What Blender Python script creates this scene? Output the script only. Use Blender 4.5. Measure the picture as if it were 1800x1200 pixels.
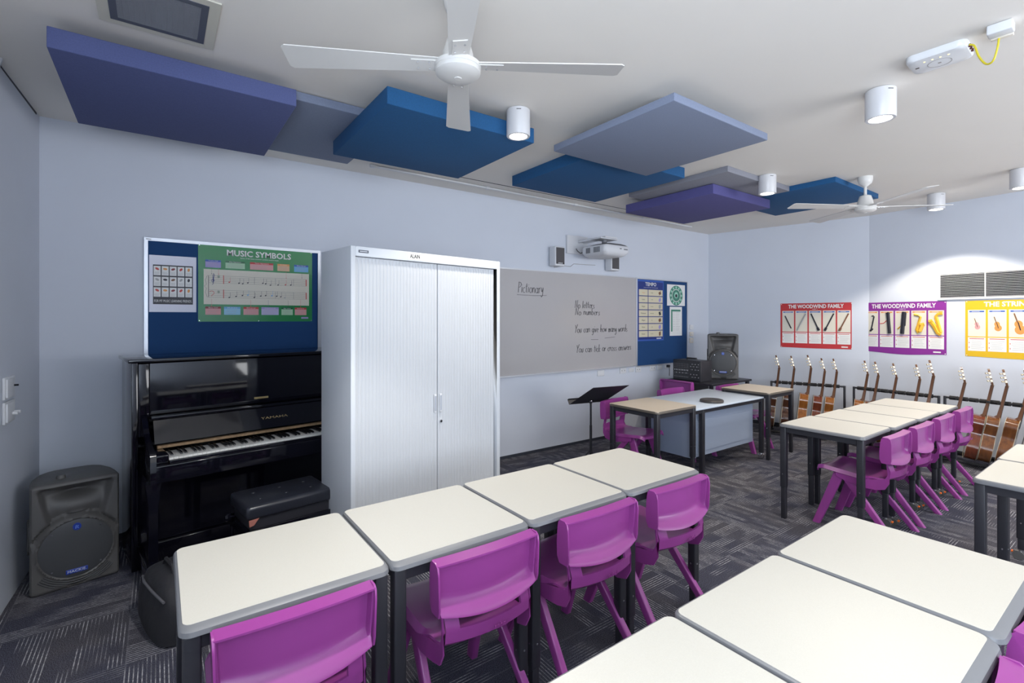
import bpy, bmesh, math, random
from mathutils import Vector, Matrix
random.seed(4)
PI=math.pi
S=bpy.context.scene
C=S.collection
for o in list(bpy.data.objects): bpy.data.objects.remove(o)

# ------------------------------------------------------------------ camera
cam=bpy.data.cameras.new('camera'); camo=bpy.data.objects.new('camera',cam); C.objects.link(camo)
camo.location=(0,0,1.5); camo.rotation_euler=(PI/2,0,math.radians(54.1-90))
cam.sensor_width=36; cam.lens=857/1800*36; cam.shift_y=-40/1800; cam.clip_start=0.05
S.camera=camo
S.view_settings.view_transform='Standard'; S.view_settings.look='None'; S.view_settings.gamma=1
S.view_settings.use_curve_mapping=False; S.view_settings.exposure=0.0
w=bpy.data.worlds.new('World'); S.world=w; w.use_nodes=True
w.node_tree.nodes['Background'].inputs[0].default_value=(.75,.85,1,1); w.node_tree.nodes['Background'].inputs[1].default_value=.6
def area(name,loc,rot,sx,sy,power,col):
    l=bpy.data.lights.new(name,'AREA'); l.shape='RECTANGLE'; l.size=sx; l.size_y=sy; l.energy=power; l.color=col
    o=bpy.data.objects.new(name,l); C.objects.link(o); o.location=loc; o.rotation_euler=rot; return o
# daylight fill for assumed unseen windows, tilted up to brighten the ceiling
area('daylight_fill',(4.55,-3.12,1.60),(math.radians(135),0,0),3.6,1.9,185,(.95,.97,1))
area('daylight_fill',(-.83,-1.6,1.60),(math.radians(135),0,math.radians(-90)),2.6,1.9,260,(.78,.88,1))
SPOTS=[((1.80,2.42),'white cylindrical ceiling downlight beside the big fan'),((3.30,1.01),'large white cylindrical downlight below the wireless router'),
 ((4.44,2.21),'white cylindrical downlight in front of the grey ceiling panel'),((6.50,1.51),'white cylindrical downlight behind the far fan blade, near the wall grille'),
 ((6.02,0.83),'white cylindrical downlight at the right edge of the photo')]
EXTRA=[(0.60,1.18),(4.7,-.6),(2.0,-1.2)]   # unseen fill spots added out of frame; no fittings built
def spot(x,y,p,col=(1,.91,.78),ang=104):
    l=bpy.data.lights.new('downlight_or_fill','SPOT'); l.energy=p; l.color=col; l.spot_size=math.radians(ang); l.spot_blend=.3; l.shadow_soft_size=.05
    o=bpy.data.objects.new('downlight_or_fill',l); C.objects.link(o); o.location=(x,y,2.62); return o
for (x,y),_ in SPOTS: spot(x,y,(150 if x>6.2 else 72) if x>4 else (75 if y>2 else 100),ang=116 if x>6.2 else 108)
for x,y in EXTRA: spot(x,y,125 if y>0 else 60,(1,.97,.93))

# ------------------------------------------------------------------ materials
MT={}
def mat(name,col,rough=.5,metal=0,spec=.5,coat=0,noise=0,nscale=40,bump=0,emit=None):
    if name in MT: return MT[name]
    m=bpy.data.materials.new(name); m.use_nodes=True; nt=m.node_tree; b=nt.nodes['Principled BSDF']
    b.inputs['Base Color'].default_value=(*col,1); b.inputs['Roughness'].default_value=rough; b.inputs['Metallic'].default_value=metal
    b.inputs['Specular IOR Level'].default_value=spec; b.inputs['Coat Weight'].default_value=coat; b.inputs['Coat Roughness'].default_value=.05
    if emit: b.inputs['Emission Color'].default_value=(*emit[0],1); b.inputs['Emission Strength'].default_value=emit[1]
    if noise or bump:
        tc=nt.nodes.new('ShaderNodeTexCoord'); n=nt.nodes.new('ShaderNodeTexNoise'); n.inputs['Scale'].default_value=nscale; n.inputs['Detail'].default_value=3
        nt.links.new(tc.outputs['Object'],n.inputs['Vector'])
        if noise:
            r=nt.nodes.new('ShaderNodeMapRange'); r.inputs[1].default_value=.3; r.inputs[2].default_value=.7; r.inputs[3].default_value=1-noise; r.inputs[4].default_value=1+noise
            nt.links.new(n.outputs['Fac'],r.inputs[0])
            v=nt.nodes.new('ShaderNodeVectorMath'); v.operation='SCALE'; v.inputs[0].default_value=col
            nt.links.new(r.outputs[0],v.inputs['Scale']); nt.links.new(v.outputs[0],b.inputs['Base Color'])
        if bump:
            bp=nt.nodes.new('ShaderNodeBump'); bp.inputs['Strength'].default_value=bump; bp.inputs['Distance'].default_value=.01
            nt.links.new(n.outputs['Fac'],bp.inputs['Height']); nt.links.new(bp.outputs[0],b.inputs['Normal'])
    MT[name]=m; return m
wallm=mat('wall paint',(.60,.635,.71),.75,noise=.012,nscale=3,bump=.02)
ceilm=mat('ceiling paint',(.80,.765,.715),.85,noise=.01,nscale=2)
skirt=mat('dark skirting',(.03,.035,.05),.6)
lam=mat('cream laminate',(.53,.515,.465),.42,noise=.03,nscale=420)
lam2=mat('beige laminate',(.56,.48,.38),.42,noise=.03,nscale=420)
edge=mat('grey desk edging',(.155,.16,.172),.4)
blk=mat('black powder coat',(.020,.020,.026),.45)
blk2=mat('dark grey plastic',(.095,.092,.09),.42,bump=.15,nscale=600)
blk3=mat('grille grey',(.055,.057,.062),.55)
chrome=mat('chrome',(.75,.76,.78),.2,1)
orange=mat('orange brake tab',(.85,.16,.02),.4)
purp=mat('magenta purple plastic',(.275,.048,.245),.30,noise=.02,nscale=6)
whitep=mat('white plastic',(.68,.69,.71),.35)
whitem=mat('white painted steel',(.58,.61,.65),.32)
whitem2=mat('tambour white',(.52,.54,.57),.36)
pblk=mat('black piano lacquer',(.004,.004,.008),.07,coat=.15,spec=.4)
ivory=mat('ivory keys',(.80,.78,.72),.2)
ebony=mat('ebony keys',(.01,.01,.012),.25)
felt=mat('wood felt strip',(.30,.19,.10),.7,noise=.25,nscale=60)
gold=mat('gold lettering',(.55,.42,.2),.35,1)
vinyl=mat('black vinyl',(.018,.02,.028),.28,bump=.05,nscale=60)
bluef=mat('deep blue panel felt',(.010,.085,.225),.9,noise=.10,nscale=160)
violf=mat('violet blue panel felt',(.085,.105,.25),.9,noise=.08,nscale=160)
violf2=mat('purple panel felt',(.09,.085,.25),.9,noise=.08,nscale=160)
greyf=mat('blue grey panel felt',(.20,.235,.33),.9,noise=.06,nscale=160)
greyf2=mat('mid grey panel felt',(.235,.24,.28),.9,noise=.06,nscale=160)
pin=mat('navy pinboard felt',(.005,.05,.165),.85,noise=.06,nscale=200)
alu=mat('aluminium frame',(.62,.64,.68),.35,.6)
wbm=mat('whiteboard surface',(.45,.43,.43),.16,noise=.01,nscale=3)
ink=mat('black marker ink',(.03,.03,.035),.6)
glow=mat('lamp glow',(1,1,1),.5,emit=((1,.95,.86),14))
led=mat('router light',(1,.9,.4),.5,emit=((1,.85,.3),1.5))
yel=mat('yellow cable',(.62,.52,.03),.4)
def wood(name,c1,c2,rough=.18,coat=.5,sc=(30,30,3)):
    m=mat(name,c1,rough,coat=coat); nt=m.node_tree; b=nt.nodes['Principled BSDF']
    tc=nt.nodes.new('ShaderNodeTexCoord'); mp=nt.nodes.new('ShaderNodeMapping'); mp.inputs['Scale'].default_value=sc
    n=nt.nodes.new('ShaderNodeTexNoise'); n.inputs['Scale'].default_value=1.5; n.inputs['Detail'].default_value=4
    r=nt.nodes.new('ShaderNodeValToRGB'); r.color_ramp.elements[0].position=.3; r.color_ramp.elements[1].position=.7
    r.color_ramp.elements[0].color=(*c1,1); r.color_ramp.elements[1].color=(*c2,1)
    nt.links.new(tc.outputs['Object'],mp.inputs[0]); nt.links.new(mp.outputs[0],n.inputs['Vector']); nt.links.new(n.outputs['Fac'],r.inputs[0]); nt.links.new(r.outputs[0],b.inputs['Base Color'])
    return m
woods=[wood('amber guitar wood',(.18,.055,.008),(.27,.095,.016)),wood('red brown guitar wood',(.10,.02,.007),(.16,.035,.012)),wood('brown guitar wood',(.09,.028,.007),(.16,.055,.012)),wood('dark guitar wood',(.04,.014,.007),(.07,.025,.01))]
spruce=wood('spruce top',(.42,.22,.07),(.50,.29,.1))
neckw=wood('guitar neck wood',(.11,.05,.028),(.16,.075,.04))
fretw=mat('fretboard',(.03,.02,.018),.5)
headw=wood('headstock veneer',(.10,.05,.03),(.16,.08,.045))
pegm=mat('tuner metal',(.50,.42,.30),.3,.7)
bind=mat('guitar binding',(.42,.36,.26),.4)

def paint(name,col,rough=.45): return mat('print '+name,col,rough)

def carpet():
    m=bpy.data.materials.new('carpet tiles'); m.use_nodes=True; nt=m.node_tree; N=nt.nodes; L=nt.links; b=N['Principled BSDF']
    b.inputs['Roughness'].default_value=.95; b.inputs['Specular IOR Level'].default_value=.1
    def mth(op,a,b2=None,c=None):
        n=N.new('ShaderNodeMath'); n.operation=op
        for i,v in enumerate((a,b2,c)):
            if v is None: continue
            if isinstance(v,(int,float)): n.inputs[i].default_value=v
            else: L.new(v,n.inputs[i])
        return n.outputs[0]
    geo=N.new('ShaderNodeNewGeometry'); sp=N.new('ShaderNodeSeparateXYZ'); L.new(geo.outputs['Position'],sp.inputs[0])
    T=.5
    x=mth('ADD',sp.outputs[0],10.12); y=mth('ADD',sp.outputs[1],10.3)
    cx=mth('FLOOR',mth('DIVIDE',x,T)); cy=mth('FLOOR',mth('DIVIDE',y,T))
    par=mth('MODULO',mth('ADD',cx,cy),2)
    # coordinate across the lines / along the lines
    acr=mth('ADD',mth('MULTIPLY',x,par),mth('MULTIPLY',y,mth('SUBTRACT',1,par)))
    alo=mth('ADD',mth('MULTIPLY',y,par),mth('MULTIPLY',x,mth('SUBTRACT',1,par)))
    li=mth('MULTIPLY',acr,66); lid=mth('FLOOR',li); lf=mth('FRACT',li)
    line=mth('LESS_THAN',lf,.26)
    cmb=N.new('ShaderNodeCombineXYZ'); L.new(mth('FLOOR',mth('MULTIPLY',lid,.34)),cmb.inputs[0]); L.new(mth('MULTIPLY',alo,4.2),cmb.inputs[1]); L.new(mth('ADD',mth('MULTIPLY',cx,7.3),mth('MULTIPLY',cy,3.1)),cmb.inputs[2])
    n1=N.new('ShaderNodeTexNoise'); n1.inputs['Scale'].default_value=1; n1.inputs['Detail'].default_value=1; L.new(cmb.outputs[0],n1.inputs['Vector'])
    on=N.new('ShaderNodeMapRange'); on.inputs[1].default_value=.44; on.inputs[2].default_value=.60; L.new(n1.outputs['Fac'],on.inputs[0])
    cm2=N.new('ShaderNodeCombineXYZ'); L.new(lid,cm2.inputs[0]); L.new(mth('FLOOR',mth('MULTIPLY',alo,95)),cm2.inputs[1])
    wn=N.new('ShaderNodeTexWhiteNoise'); wn.noise_dimensions='2D'; L.new(cm2.outputs[0],wn.inputs['Vector'])
    dash=mth('ADD',.35,mth('MULTIPLY',wn.outputs['Value'],.65))
    fac=mth('MULTIPLY',mth('MULTIPLY',line,on.outputs[0]),dash)
    n2=N.new('ShaderNodeTexNoise'); n2.inputs['Scale'].default_value=300; n2.inputs['Detail'].default_value=2; L.new(geo.outputs['Position'],n2.inputs['Vector'])
    n3=N.new('ShaderNodeTexNoise'); n3.inputs['Scale'].default_value=2.2; n3.inputs['Detail'].default_value=2; L.new(geo.outputs['Position'],n3.inputs['Vector'])
    base=N.new('ShaderNodeValToRGB'); e=base.color_ramp.elements; e[0].position=.38; e[0].color=(.018,.018,.024,1); e[1].position=.66; e[1].color=(.118,.118,.140,1)
    L.new(n2.outputs['Fac'],base.inputs[0])
    mx0=N.new('ShaderNodeMix'); mx0.data_type='RGBA'; mx0.blend_type='MULTIPLY'; mx0.inputs[0].default_value=1; L.new(base.outputs[0],mx0.inputs[6])
    tint=N.new('ShaderNodeValToRGB'); t=tint.color_ramp.elements; t[0].position=.42; t[0].color=(.86,.88,1.02,1); t[1].position=.58; t[1].color=(1.12,1.08,1.07,1); L.new(n3.outputs['Fac'],tint.inputs[0]); L.new(tint.outputs[0],mx0.inputs[7])
    mx=N.new('ShaderNodeMix'); mx.data_type='RGBA'; L.new(fac,mx.inputs[0]); L.new(mx0.outputs[2],mx.inputs[6]); mx.inputs[7].default_value=(.42,.42,.44,1)
    # seams between the tiles
    ex=mth('LESS_THAN',mth('FRACT',mth('DIVIDE',x,T)),.012); ey=mth('LESS_THAN',mth('FRACT',mth('DIVIDE',y,T)),.012)
    mx2=N.new('ShaderNodeMix'); mx2.data_type='RGBA'; L.new(mth('MULTIPLY',mth('MAXIMUM',ex,ey),.35),mx2.inputs[0]); L.new(mx.outputs[2],mx2.inputs[6]); mx2.inputs[7].default_value=(.16,.16,.18,1)
    L.new(mx2.outputs[2],b.inputs['Base Color'])
    bp=N.new('ShaderNodeBump'); bp.inputs['Strength'].default_value=.4; bp.inputs['Distance'].default_value=.004; L.new(n2.outputs['Fac'],bp.inputs['Height']); L.new(bp.outputs[0],b.inputs['Normal'])
    return m

# ------------------------------------------------------------------ mesh helpers
class MB:
    def __init__(s): s.v=[]; s.f=[]; s.m=[]; s.mats=[]; s.sm=[]
    def mi(s,m):
        if m not in s.mats: s.mats.append(m)
        return s.mats.index(m)
    def add(s,vs,fs,m,smooth=False,M=None):
        b=len(s.v); k=s.mi(m)
        s.v+= [tuple(M@Vector(p)) if M else tuple(p) for p in vs]
        for f in fs: s.f.append([b+i for i in f]); s.m.append(k); s.sm.append(smooth)
        return s
    def box(s,x0,x1,y0,y1,z0,z1,m,M=None,bev=0):
        if bev:
            bm=bmesh.new(); bmesh.ops.create_cube(bm,size=1)
            for v in bm.verts: v.co=Vector(((x0+x1)/2+v.co.x*(x1-x0),(y0+y1)/2+v.co.y*(y1-y0),(z0+z1)/2+v.co.z*(z1-z0)))
            bmesh.ops.bevel(bm,geom=list(bm.edges),offset=bev,segments=3,affect='EDGES',profile=.5)
            s.bm(bm,m,True,M); return s
        V=[(x,y,z) for x in(x0,x1) for y in(y0,y1) for z in(z0,z1)]
        return s.add(V,[(0,1,3,2),(4,6,7,5),(0,4,5,1),(2,3,7,6),(0,2,6,4),(1,5,7,3)],m,False,M)
    def bm(s,bm,m,smooth=False,M=None):
        bm.verts.ensure_lookup_table(); bm.verts.index_update()
        s.add([v.co.copy() for v in bm.verts],[[v.index for v in f.verts] for f in bm.faces],m,smooth,M); bm.free(); return s
    def cyl(s,p,q,r,m,r2=None,n=16,cap=True,M=None):
        p=Vector(p);q=Vector(q);d=(q-p).normalized(); a=d.orthogonal().normalized(); b=d.cross(a); r2=r if r2 is None else r2
        V=[p+(a*math.cos(t)+b*math.sin(t))*r for t in [2*PI*i/n for i in range(n)]]+[q+(a*math.cos(t)+b*math.sin(t))*r2 for t in [2*PI*i/n for i in range(n)]]
        s.add(V,[(i,(i+1)%n,n+(i+1)%n,n+i) for i in range(n)],m,True,M)
        if cap: s.add(V[:n],[list(range(n))[::-1]],m,False,M); s.add(V[n:],[list(range(n))],m,False,M)
        return s
    def tube(s,pts,r,m,n=8,M=None):
        pts=[Vector(p) for p in pts]; V=[];F=[]; a=None
        for i,p in enumerate(pts):
            d=(pts[min(i+1,len(pts)-1)]-pts[max(i-1,0)]).normalized()
            a=(d.orthogonal() if a is None else a-d*a.dot(d)).normalized(); b=d.cross(a)
            for k in range(n): t=2*PI*k/n; V.append(p+(a*math.cos(t)+b*math.sin(t))*r)
        for i in range(len(pts)-1):
            for k in range(n): F.append((i*n+k,i*n+(k+1)%n,(i+1)*n+(k+1)%n,(i+1)*n+k))
        F.append(list(range(n))[::-1]); F.append([(len(pts)-1)*n+k for k in range(n)])
        return s.add(V,F,m,True,M)
    def lathe(s,prof,m,n=32,M=None,smooth=True,sx=1,sy=1,cap=True):
        V=[];F=[]
        for r,z in prof:
            for k in range(n): V.append((r*math.cos(2*PI*k/n)*sx,r*math.sin(2*PI*k/n)*sy,z))
        for i in range(len(prof)-1):
            for k in range(n): F.append((i*n+k,i*n+(k+1)%n,(i+1)*n+(k+1)%n,(i+1)*n+k))
        if cap: F.append(list(range(n))[::-1]); F.append([(len(prof)-1)*n+k for k in range(n)])
        return s.add(V,F,m,smooth,M)
    def prism(s,pts,z0,z1,m,M=None,smooth=False):
        n=len(pts); V=[(x,y,z0) for x,y in pts]+[(x,y,z1) for x,y in pts]
        s.add(V,[list(range(n))[::-1],[n+i for i in range(n)]],m,False,M)
        return s.add(V,[(i,(i+1)%n,n+(i+1)%n,n+i) for i in range(n)],m,smooth,M)
    def rings(s,R,m,smooth=True,cap=True,M=None):
        n=len(R[0]); V=[p for r in R for p in r]; F=[]
        for i in range(len(R)-1):
            for k in range(n): F.append((i*n+k,i*n+(k+1)%n,(i+1)*n+(k+1)%n,(i+1)*n+k))
        s.add(V,F,m,smooth,M)
        if cap: s.add(R[0],[list(range(n))[::-1]],m,False,M); s.add(R[-1],[list(range(n))],m,False,M)
        return s
    def text(s,txt,size,m,M,align='CENTER',depth=.0006,fit=None,offset=0,shear=0):
        c=bpy.data.curves.new('t','FONT'); c.body=txt; c.size=size; c.align_x=align; c.align_y='CENTER'; c.extrude=depth; c.resolution_u=2; c.offset=offset; c.shear=shear
        o=bpy.data.objects.new('t',c); C.objects.link(o); dg=bpy.context.evaluated_depsgraph_get(); dg.update()
        me=bpy.data.meshes.new_from_object(o.evaluated_get(dg)); bpy.data.objects.remove(o); bpy.data.curves.remove(c)
        V=[v.co.copy() for v in me.vertices]
        if V and fit:
            wd=max(v.x for v in V)-min(v.x for v in V); k=fit/wd
            for v in V: v.x*=k
        s.add(V,[list(p.vertices) for p in me.polygons],m,False,M); bpy.data.meshes.remove(me); return s
    def build(s,name,parent=None,loc=None,M=None):
        me=bpy.data.meshes.new(name); me.from_pydata(s.v,[],s.f); me.update()
        for mm in s.mats: me.materials.append(mm)
        me.polygons.foreach_set('material_index',s.m); me.polygons.foreach_set('use_smooth',s.sm)
        bm=bmesh.new(); bm.from_mesh(me); bmesh.ops.remove_doubles(bm,verts=bm.verts,dist=1e-6) if len(bm.verts)<60000 else None
        bmesh.ops.recalc_face_normals(bm,faces=bm.faces); bm.to_mesh(me); bm.free()
        try: me.set_sharp_from_angle(angle=math.radians(40))
        except Exception: pass
        o=bpy.data.objects.new(name,me); C.objects.link(o)
        if parent: o.parent=parent
        if loc: o.location=loc
        if M: o.matrix_basis=M
        return o
def tag(o,label,cat,group=None,kind=None):
    if label: o['label']=label
    if cat: o['category']=cat
    if group: o['group']=group
    if kind: o['kind']=kind
    return o
def thing(name,label,cat,loc=(0,0,0),rz=0,group=None,s=1):
    o=bpy.data.objects.new(name,None); C.objects.link(o); o.location=loc; o.rotation_euler=(0,0,rz); o.scale=(s,s,s); o.empty_display_size=.1
    return tag(o,label,cat,group)
def copy_tree(o,parent=None):
    c=o.copy(); C.objects.link(c); c.parent=parent
    for ch in [k for k in bpy.data.objects if k.parent==o]: copy_tree(ch,c)
    return c
def dup(o,loc,rz,label,s=1,group=None):
    c=copy_tree(o); c.location=loc; c.rotation_euler=(0,0,rz); c.scale=(s,s,s); c['label']=label
    if group: c['group']=group
    return c
def struct(name,mb): return tag(mb.build(name),None,None,kind='structure')
def T(x,y,z): return Matrix.Translation((x,y,z))
def RX(a): return Matrix.Rotation(a,4,'X')
def RY(a): return Matrix.Rotation(a,4,'Y')
def RZ(a): return Matrix.Rotation(a,4,'Z')
def rrect(x0,x1,y0,y1,r,n=6):
    P=[]
    for cx,cy,a in((x1-r,y1-r,0),(x0+r,y1-r,90),(x0+r,y0+r,180),(x1-r,y0+r,270)):
        for i in range(n+1): t=math.radians(a+90*i/n); P.append((cx+r*math.cos(t),cy+r*math.sin(t)))
    return P

# ------------------------------------------------------------------ room
H=2.79; D=4.28
A0=(6.808,4.285); A1=(7.207,2.323); A2=(6.586,-3.5)
LW0=(-.617,4.30); LW1=(-.95,-3.5)
m=MB(); m.box(-1.2,7.5,-3.6,4.5,-.12,0,carpet()); struct('floor',m)
m=MB(); m.box(-1.2,7.5,-3.6,4.5,H,H+.12,ceilm); struct('ceiling',m)
m=MB(); m.box(-.8,6.95,D,D+.15,0,H,wallm); struct('wall_back',m)
def wallseg(mb,a,b,th,m,z0=0,z1=H):
    a=Vector(a);b=Vector(b);d=(b-a).normalized();n=Vector((-d.y,d.x))*th
    mb.prism([tuple(a),tuple(b),tuple(b+n),tuple(a+n)],z0,z1,m)
m=MB(); wallseg(m,A1,A0,-.15,wallm); wallseg(m,A2,A1,-.15,wallm); struct('wall_right',m)
def lwp(y): k=(y-LW0[1])/(LW1[1]-LW0[1]); return (LW0[0]+(LW1[0]-LW0[0])*k,y)
m=MB(); wallseg(m,lwp(-.2),LW0,.15,wallm); wallseg(m,LW1,lwp(-3.0),.15,wallm); wallseg(m,lwp(-3.0),lwp(-.2),.15,wallm,0,.6); wallseg(m,lwp(-3.0),lwp(-.2),.15,wallm,2.6,H); struct('wall_left',m)  # window opening out of view, added for the side daylight fill
m=MB()   # unseen wall behind the camera; window opening added for the daylight fill
for x0,x1,z0,z1 in((-1.2,7.2,0,.6),(-1.2,7.2,2.6,H),(-1.2,2.7,.6,2.6),(6.4,7.2,.6,2.6)): m.box(x0,x1,-3.35,-3.2,z0,z1,wallm)
struct('wall_front',m)
m=MB(); m.box(-.62,6.82,D-.008,D,0,.03,skirt); struct('baseboard_back',m)
m=MB(); wallseg(m,A1,A0,.008,skirt,0,.05); wallseg(m,A2,A1,.008,skirt,0,.05); struct('baseboard_right',m)
m=MB(); wallseg(m,(-.70,2.6),(-.624,4.2),-.006,mat('dark gap',(.05,.05,.06),.8),2.772,2.784); struct('trim_1',m)
m=MB(); m.box(1.9,4.9,3.866,3.872,2.787,2.7905,mat('dark gap',(.05,.05,.06),.8)); struct('trim_2',m)

# ------------------------------------------------------------------ ceiling objects
def panel(x0,x1,y0,y1,zt,zb,m,label):
    mb=MB(); mb.box(x0,x1,y0,y1,zb,zt,m,bev=.004)
    # hanging spacers between the panel and the ceiling
    o=mb.build('acoustic_ceiling_panel'); tag(o,label,'acoustic panel','acoustic panels under the ceiling')
    if H-zt>.02:
        s=MB()
        for x in(x0+.2,x1-.2):
            for y in(y0+.2,y1-.2): s.cyl((x,y,zt-.002),(x,y,H),.015,whitep,n=10)
        s.build('spacer',o)
    return o
panel(-.383,.598,2.80,3.79,2.73,2.64,violf,'large violet blue ceiling panel at the far left, nearest the grille')
panel(.20,1.22,2.94,3.93,2.785,2.735,greyf,'blue grey ceiling panel half hidden between the violet and deep blue panels')
panel(.975,1.965,2.47,3.46,2.73,2.635,bluef,'deep blue ceiling panel beneath the big fan blade')
panel(2.20,3.18,1.58,2.55,2.695,2.65,greyf,'big pale grey ceiling panel in the middle, nearest the viewer')
panel(2.585,3.64,2.51,3.57,2.79,2.70,bluef,'deep blue ceiling panel tucked behind the pale grey one')
panel(3.88,4.97,2.26,3.33,2.79,2.74,greyf2,'mid grey ceiling panel just above the purple one')
panel(4.10,5.14,2.53,3.56,2.735,2.645,violf2,'purple ceiling panel nearest the whiteboard corner')
panel(4.97,6.02,1.86,2.90,2.79,2.74,bluef,'deep blue ceiling panel behind the far fan')

def vent_ceiling():
    t=thing('ceiling_grille','square return air grille with beige frame and dark mesh in the ceiling','grille',(0,2.52,H))
    fm=mat('beige vent frame',(.60,.58,.50),.5); dk=mat('dark vent grey',(.09,.10,.13),.5); m=MB()
    a=.208; b=.168
    for x0,x1,y0,y1 in((-a,a,-a,-b),(-a,a,b,a),(-a,-b,-b,b),(b,a,-b,b)): m.box(x0,x1,y0,y1,-.008,-.001,fm)
    m.build('frame',t); m=MB(); c=.142
    for x0,x1,y0,y1 in((-b,b,-b,-c),(-b,b,c,b),(-b,-c,-c,c),(c,b,-c,c)): m.box(x0,x1,y0,y1,-.010,-.001,dk)
    m.box(-c,c,-c,c,-.002,-.001,mat('vent black',(.015,.017,.025),.8)); m.build('backing',t)
    m=MB(); g=mat('vent mesh grey',(.20,.21,.24),.5)
    for i in range(31):
        q=-c+2*c*i/30; m.box(-c,c,q-.0012,q+.0012,-.009,-.0025,g); 
        if i%2==0: m.box(q-.001,q+.001,-c,c,-.008,-.0025,g)
    m.build('mesh',t)
vent_ceiling()

def fan(x,y,zb,hub_r,R,angs,label,bw=.085):
    t=thing('ceiling_fan',label,'fan',(x,y,H)); fw_=mat('fan white',(.66,.65,.63),.35); z=zb-H
    m=MB(); m.lathe([(.058,0),(.058,-.03),(.05,-.06),(.02,-.085),(.018,-.09)],fw_); m.build('canopy',t)
    m=MB(); m.cyl((0,0,-.07),(0,0,z+.06),.012,fw_); m.build('rod',t)
    m=MB(); m.lathe([(.02,z+.12),(.045,z+.11),(.06,z+.06),(.065,z+.015)],fw_); m.build('motor_cover',t)
    m=MB(); m.lathe([(hub_r*.9,z+.02),(hub_r,z+.012),(hub_r,z-.004),(hub_r*.97,z-.006),(hub_r*.99,z-.010),(hub_r*.97,z-.022),(hub_r*.80,z-.034),(hub_r*.4,z-.040),(.016,z-.041),(.014,z-.044),(.002,z-.044)],fw_,n=40); m.build('hub',t)
    for a in angs:
        m=MB(); r=math.radians(a); Mr=RZ(r)@T(0,0,z+.012)@RX(math.radians(9))
        pts=[(hub_r*.8,-.04),(R*.98,-bw*.62),(R,-bw*.5),(R,bw*.5),(R*.98,bw*.62),(hub_r*.8,.04)]
        m.prism([(p[0],p[1]) for p in pts],-.002,.002,fw_,M=Mr); 
        m.box(hub_r*.7,hub_r+.09,-.028,.028,-.006,-.002,fw_,M=Mr)
        for q in(.03,.075):
            for yy in(-.018,.018): m.cyl((hub_r+q-.01,yy,-.009),(hub_r+q-.01,yy,-.005),.004,chrome,n=8,M=Mr)
        m.build('blade',t)
fan(.967,1.704,2.50,.092,.66,(60.2,150,243,327.5),'white four blade ceiling fan in the foreground beside the ceiling grille',.105)
fan(5.21,1.71,2.505,.085,.70,(147,235,57,318),'smaller looking white ceiling fan in the distance, beside the deep blue panel',.10)

def downlight(x,y,label):
    t=thing('ceiling_downlight',label,'ceiling light',(x,y,H),group='surface mounted cylinder downlights'); m=MB()
    m.lathe([(.068,-.001),(.073,-.006),(.073,-.160),(.070,-.165),(.056,-.165),(.052,-.150),(.002,-.150)],mat('lamp white',(.62,.62,.64),.35)); m.build('housing',t)
    m=MB(); m.lathe([(.050,-.158),(.050,-.1505),(.002,-.1505)][::-1]+[],glow); m.lathe([(.002,-.160),(.050,-.160),(.052,-.152),(.002,-.151)],glow); m.build('lens',t)
    m=MB(); m.box(-.014,.014,-.0742,-.0722,-.024,-.021,ebony,M=RZ(-.6)); m.build('slot',t)
for (x,y),l in SPOTS: downlight(x,y,l)

def router():
    t=thing('wireless_router','white rectangular wireless router on the ceiling with a row of lights','router',(3.085,.705,H-.001),math.radians(2)); m=MB()
    R=[]
    for z,i in((0,0),(-.022,0),(-.032,.006),(-.036,.02)): R.append([(x,y,z) for x,y in rrect(-.095+i,.095-i,-.115+i,.115-i,.035)])
    m.rings(R,whitep); m.build('casing',t)
    m=MB()
    for k in range(4): m.lathe([(.004,-.037),(.004,-.034)],led,n=10,M=T(-.055,-.045+.03*k,0))
    m.build('status_light',t)
    m=MB(); m.lathe([(.046,-.0368),(.046,-.0362),(.044,-.0362),(.044,-.0368),(.046,-.0368)],mat('mid grey',(.3,.28,.27),.5),M=T(.01,0,0),cap=False); m.box(.004,.016,-.006,.006,-.0368,-.036,mat('mid grey',(.3,.28,.27),.5)); m.box(-.01,0,.075,.09,-.0368,-.036,ebony); m.build('printed_ring',t)
    m=MB()
    for k in range(3): m.box(-.05+.03*k,-.038+.03*k,-.121,-.113,-.028,-.016,mat('dark port',(.10,.02,.02),.5))
    m.build('port',t)
    c=MB(); P=[(-.045,-.118,-.022),(-.045,-.135,-.035),(-.04,-.150,-.09),(-.045,-.175,-.135),(-.06,-.20,-.135),(-.07,-.215,-.09),(-.07,-.22,-.048)]
    Q=[]
    for i in range(len(P)-1):
        p0=Vector(P[max(i-1,0)]);p1=Vector(P[i]);p2=Vector(P[i+1]);p3=Vector(P[min(i+2,len(P)-1)])
        for k in range(6):
            u=k/6; Q.append(.5*((2*p1)+(p2-p0)*u+(2*p0-5*p1+4*p2-p3)*u*u+(3*p1-p0-3*p2+p3)*u**3))
    Q.append(Vector(P[-1])); c.tube([T(3.085,.705,H)@q for q in Q],.0042,yel); tag(c.build('network_cable'),'yellow network cable looping from the router to the ceiling socket','cable')
    s=thing('ceiling_socket','small white socket box on the ceiling that the yellow cable plugs into','socket',(2.99,.475,H-.001),math.radians(2)); m=MB()
    m.box(-.035,.025,-.042,.042,-.042,0,whitep,bev=.006); m.build('housing',s); m=MB(); m.box(.026,.048,-.036,.036,-.046,-.004,mat('cream plastic',(.72,.66,.58),.4),bev=.003); m.build('socket_face',s)
router()
m=MB(); m.cyl((1.45,3.99,2.778),(6.0,4.03,2.778),.011,whitep,n=10); c=m.build('ceiling_conduit'); tag(c,'long white conduit running along the ceiling above the whiteboard','conduit')
for x in(1.45,2.60,3.78,4.96): 
    b=MB(); y=3.99+(x-1.45)*.0088; b.box(x-.022,x+.022,y-.016,y+.016,2.764,2.7895,whitep,bev=.003); b.build('joint',c)
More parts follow.
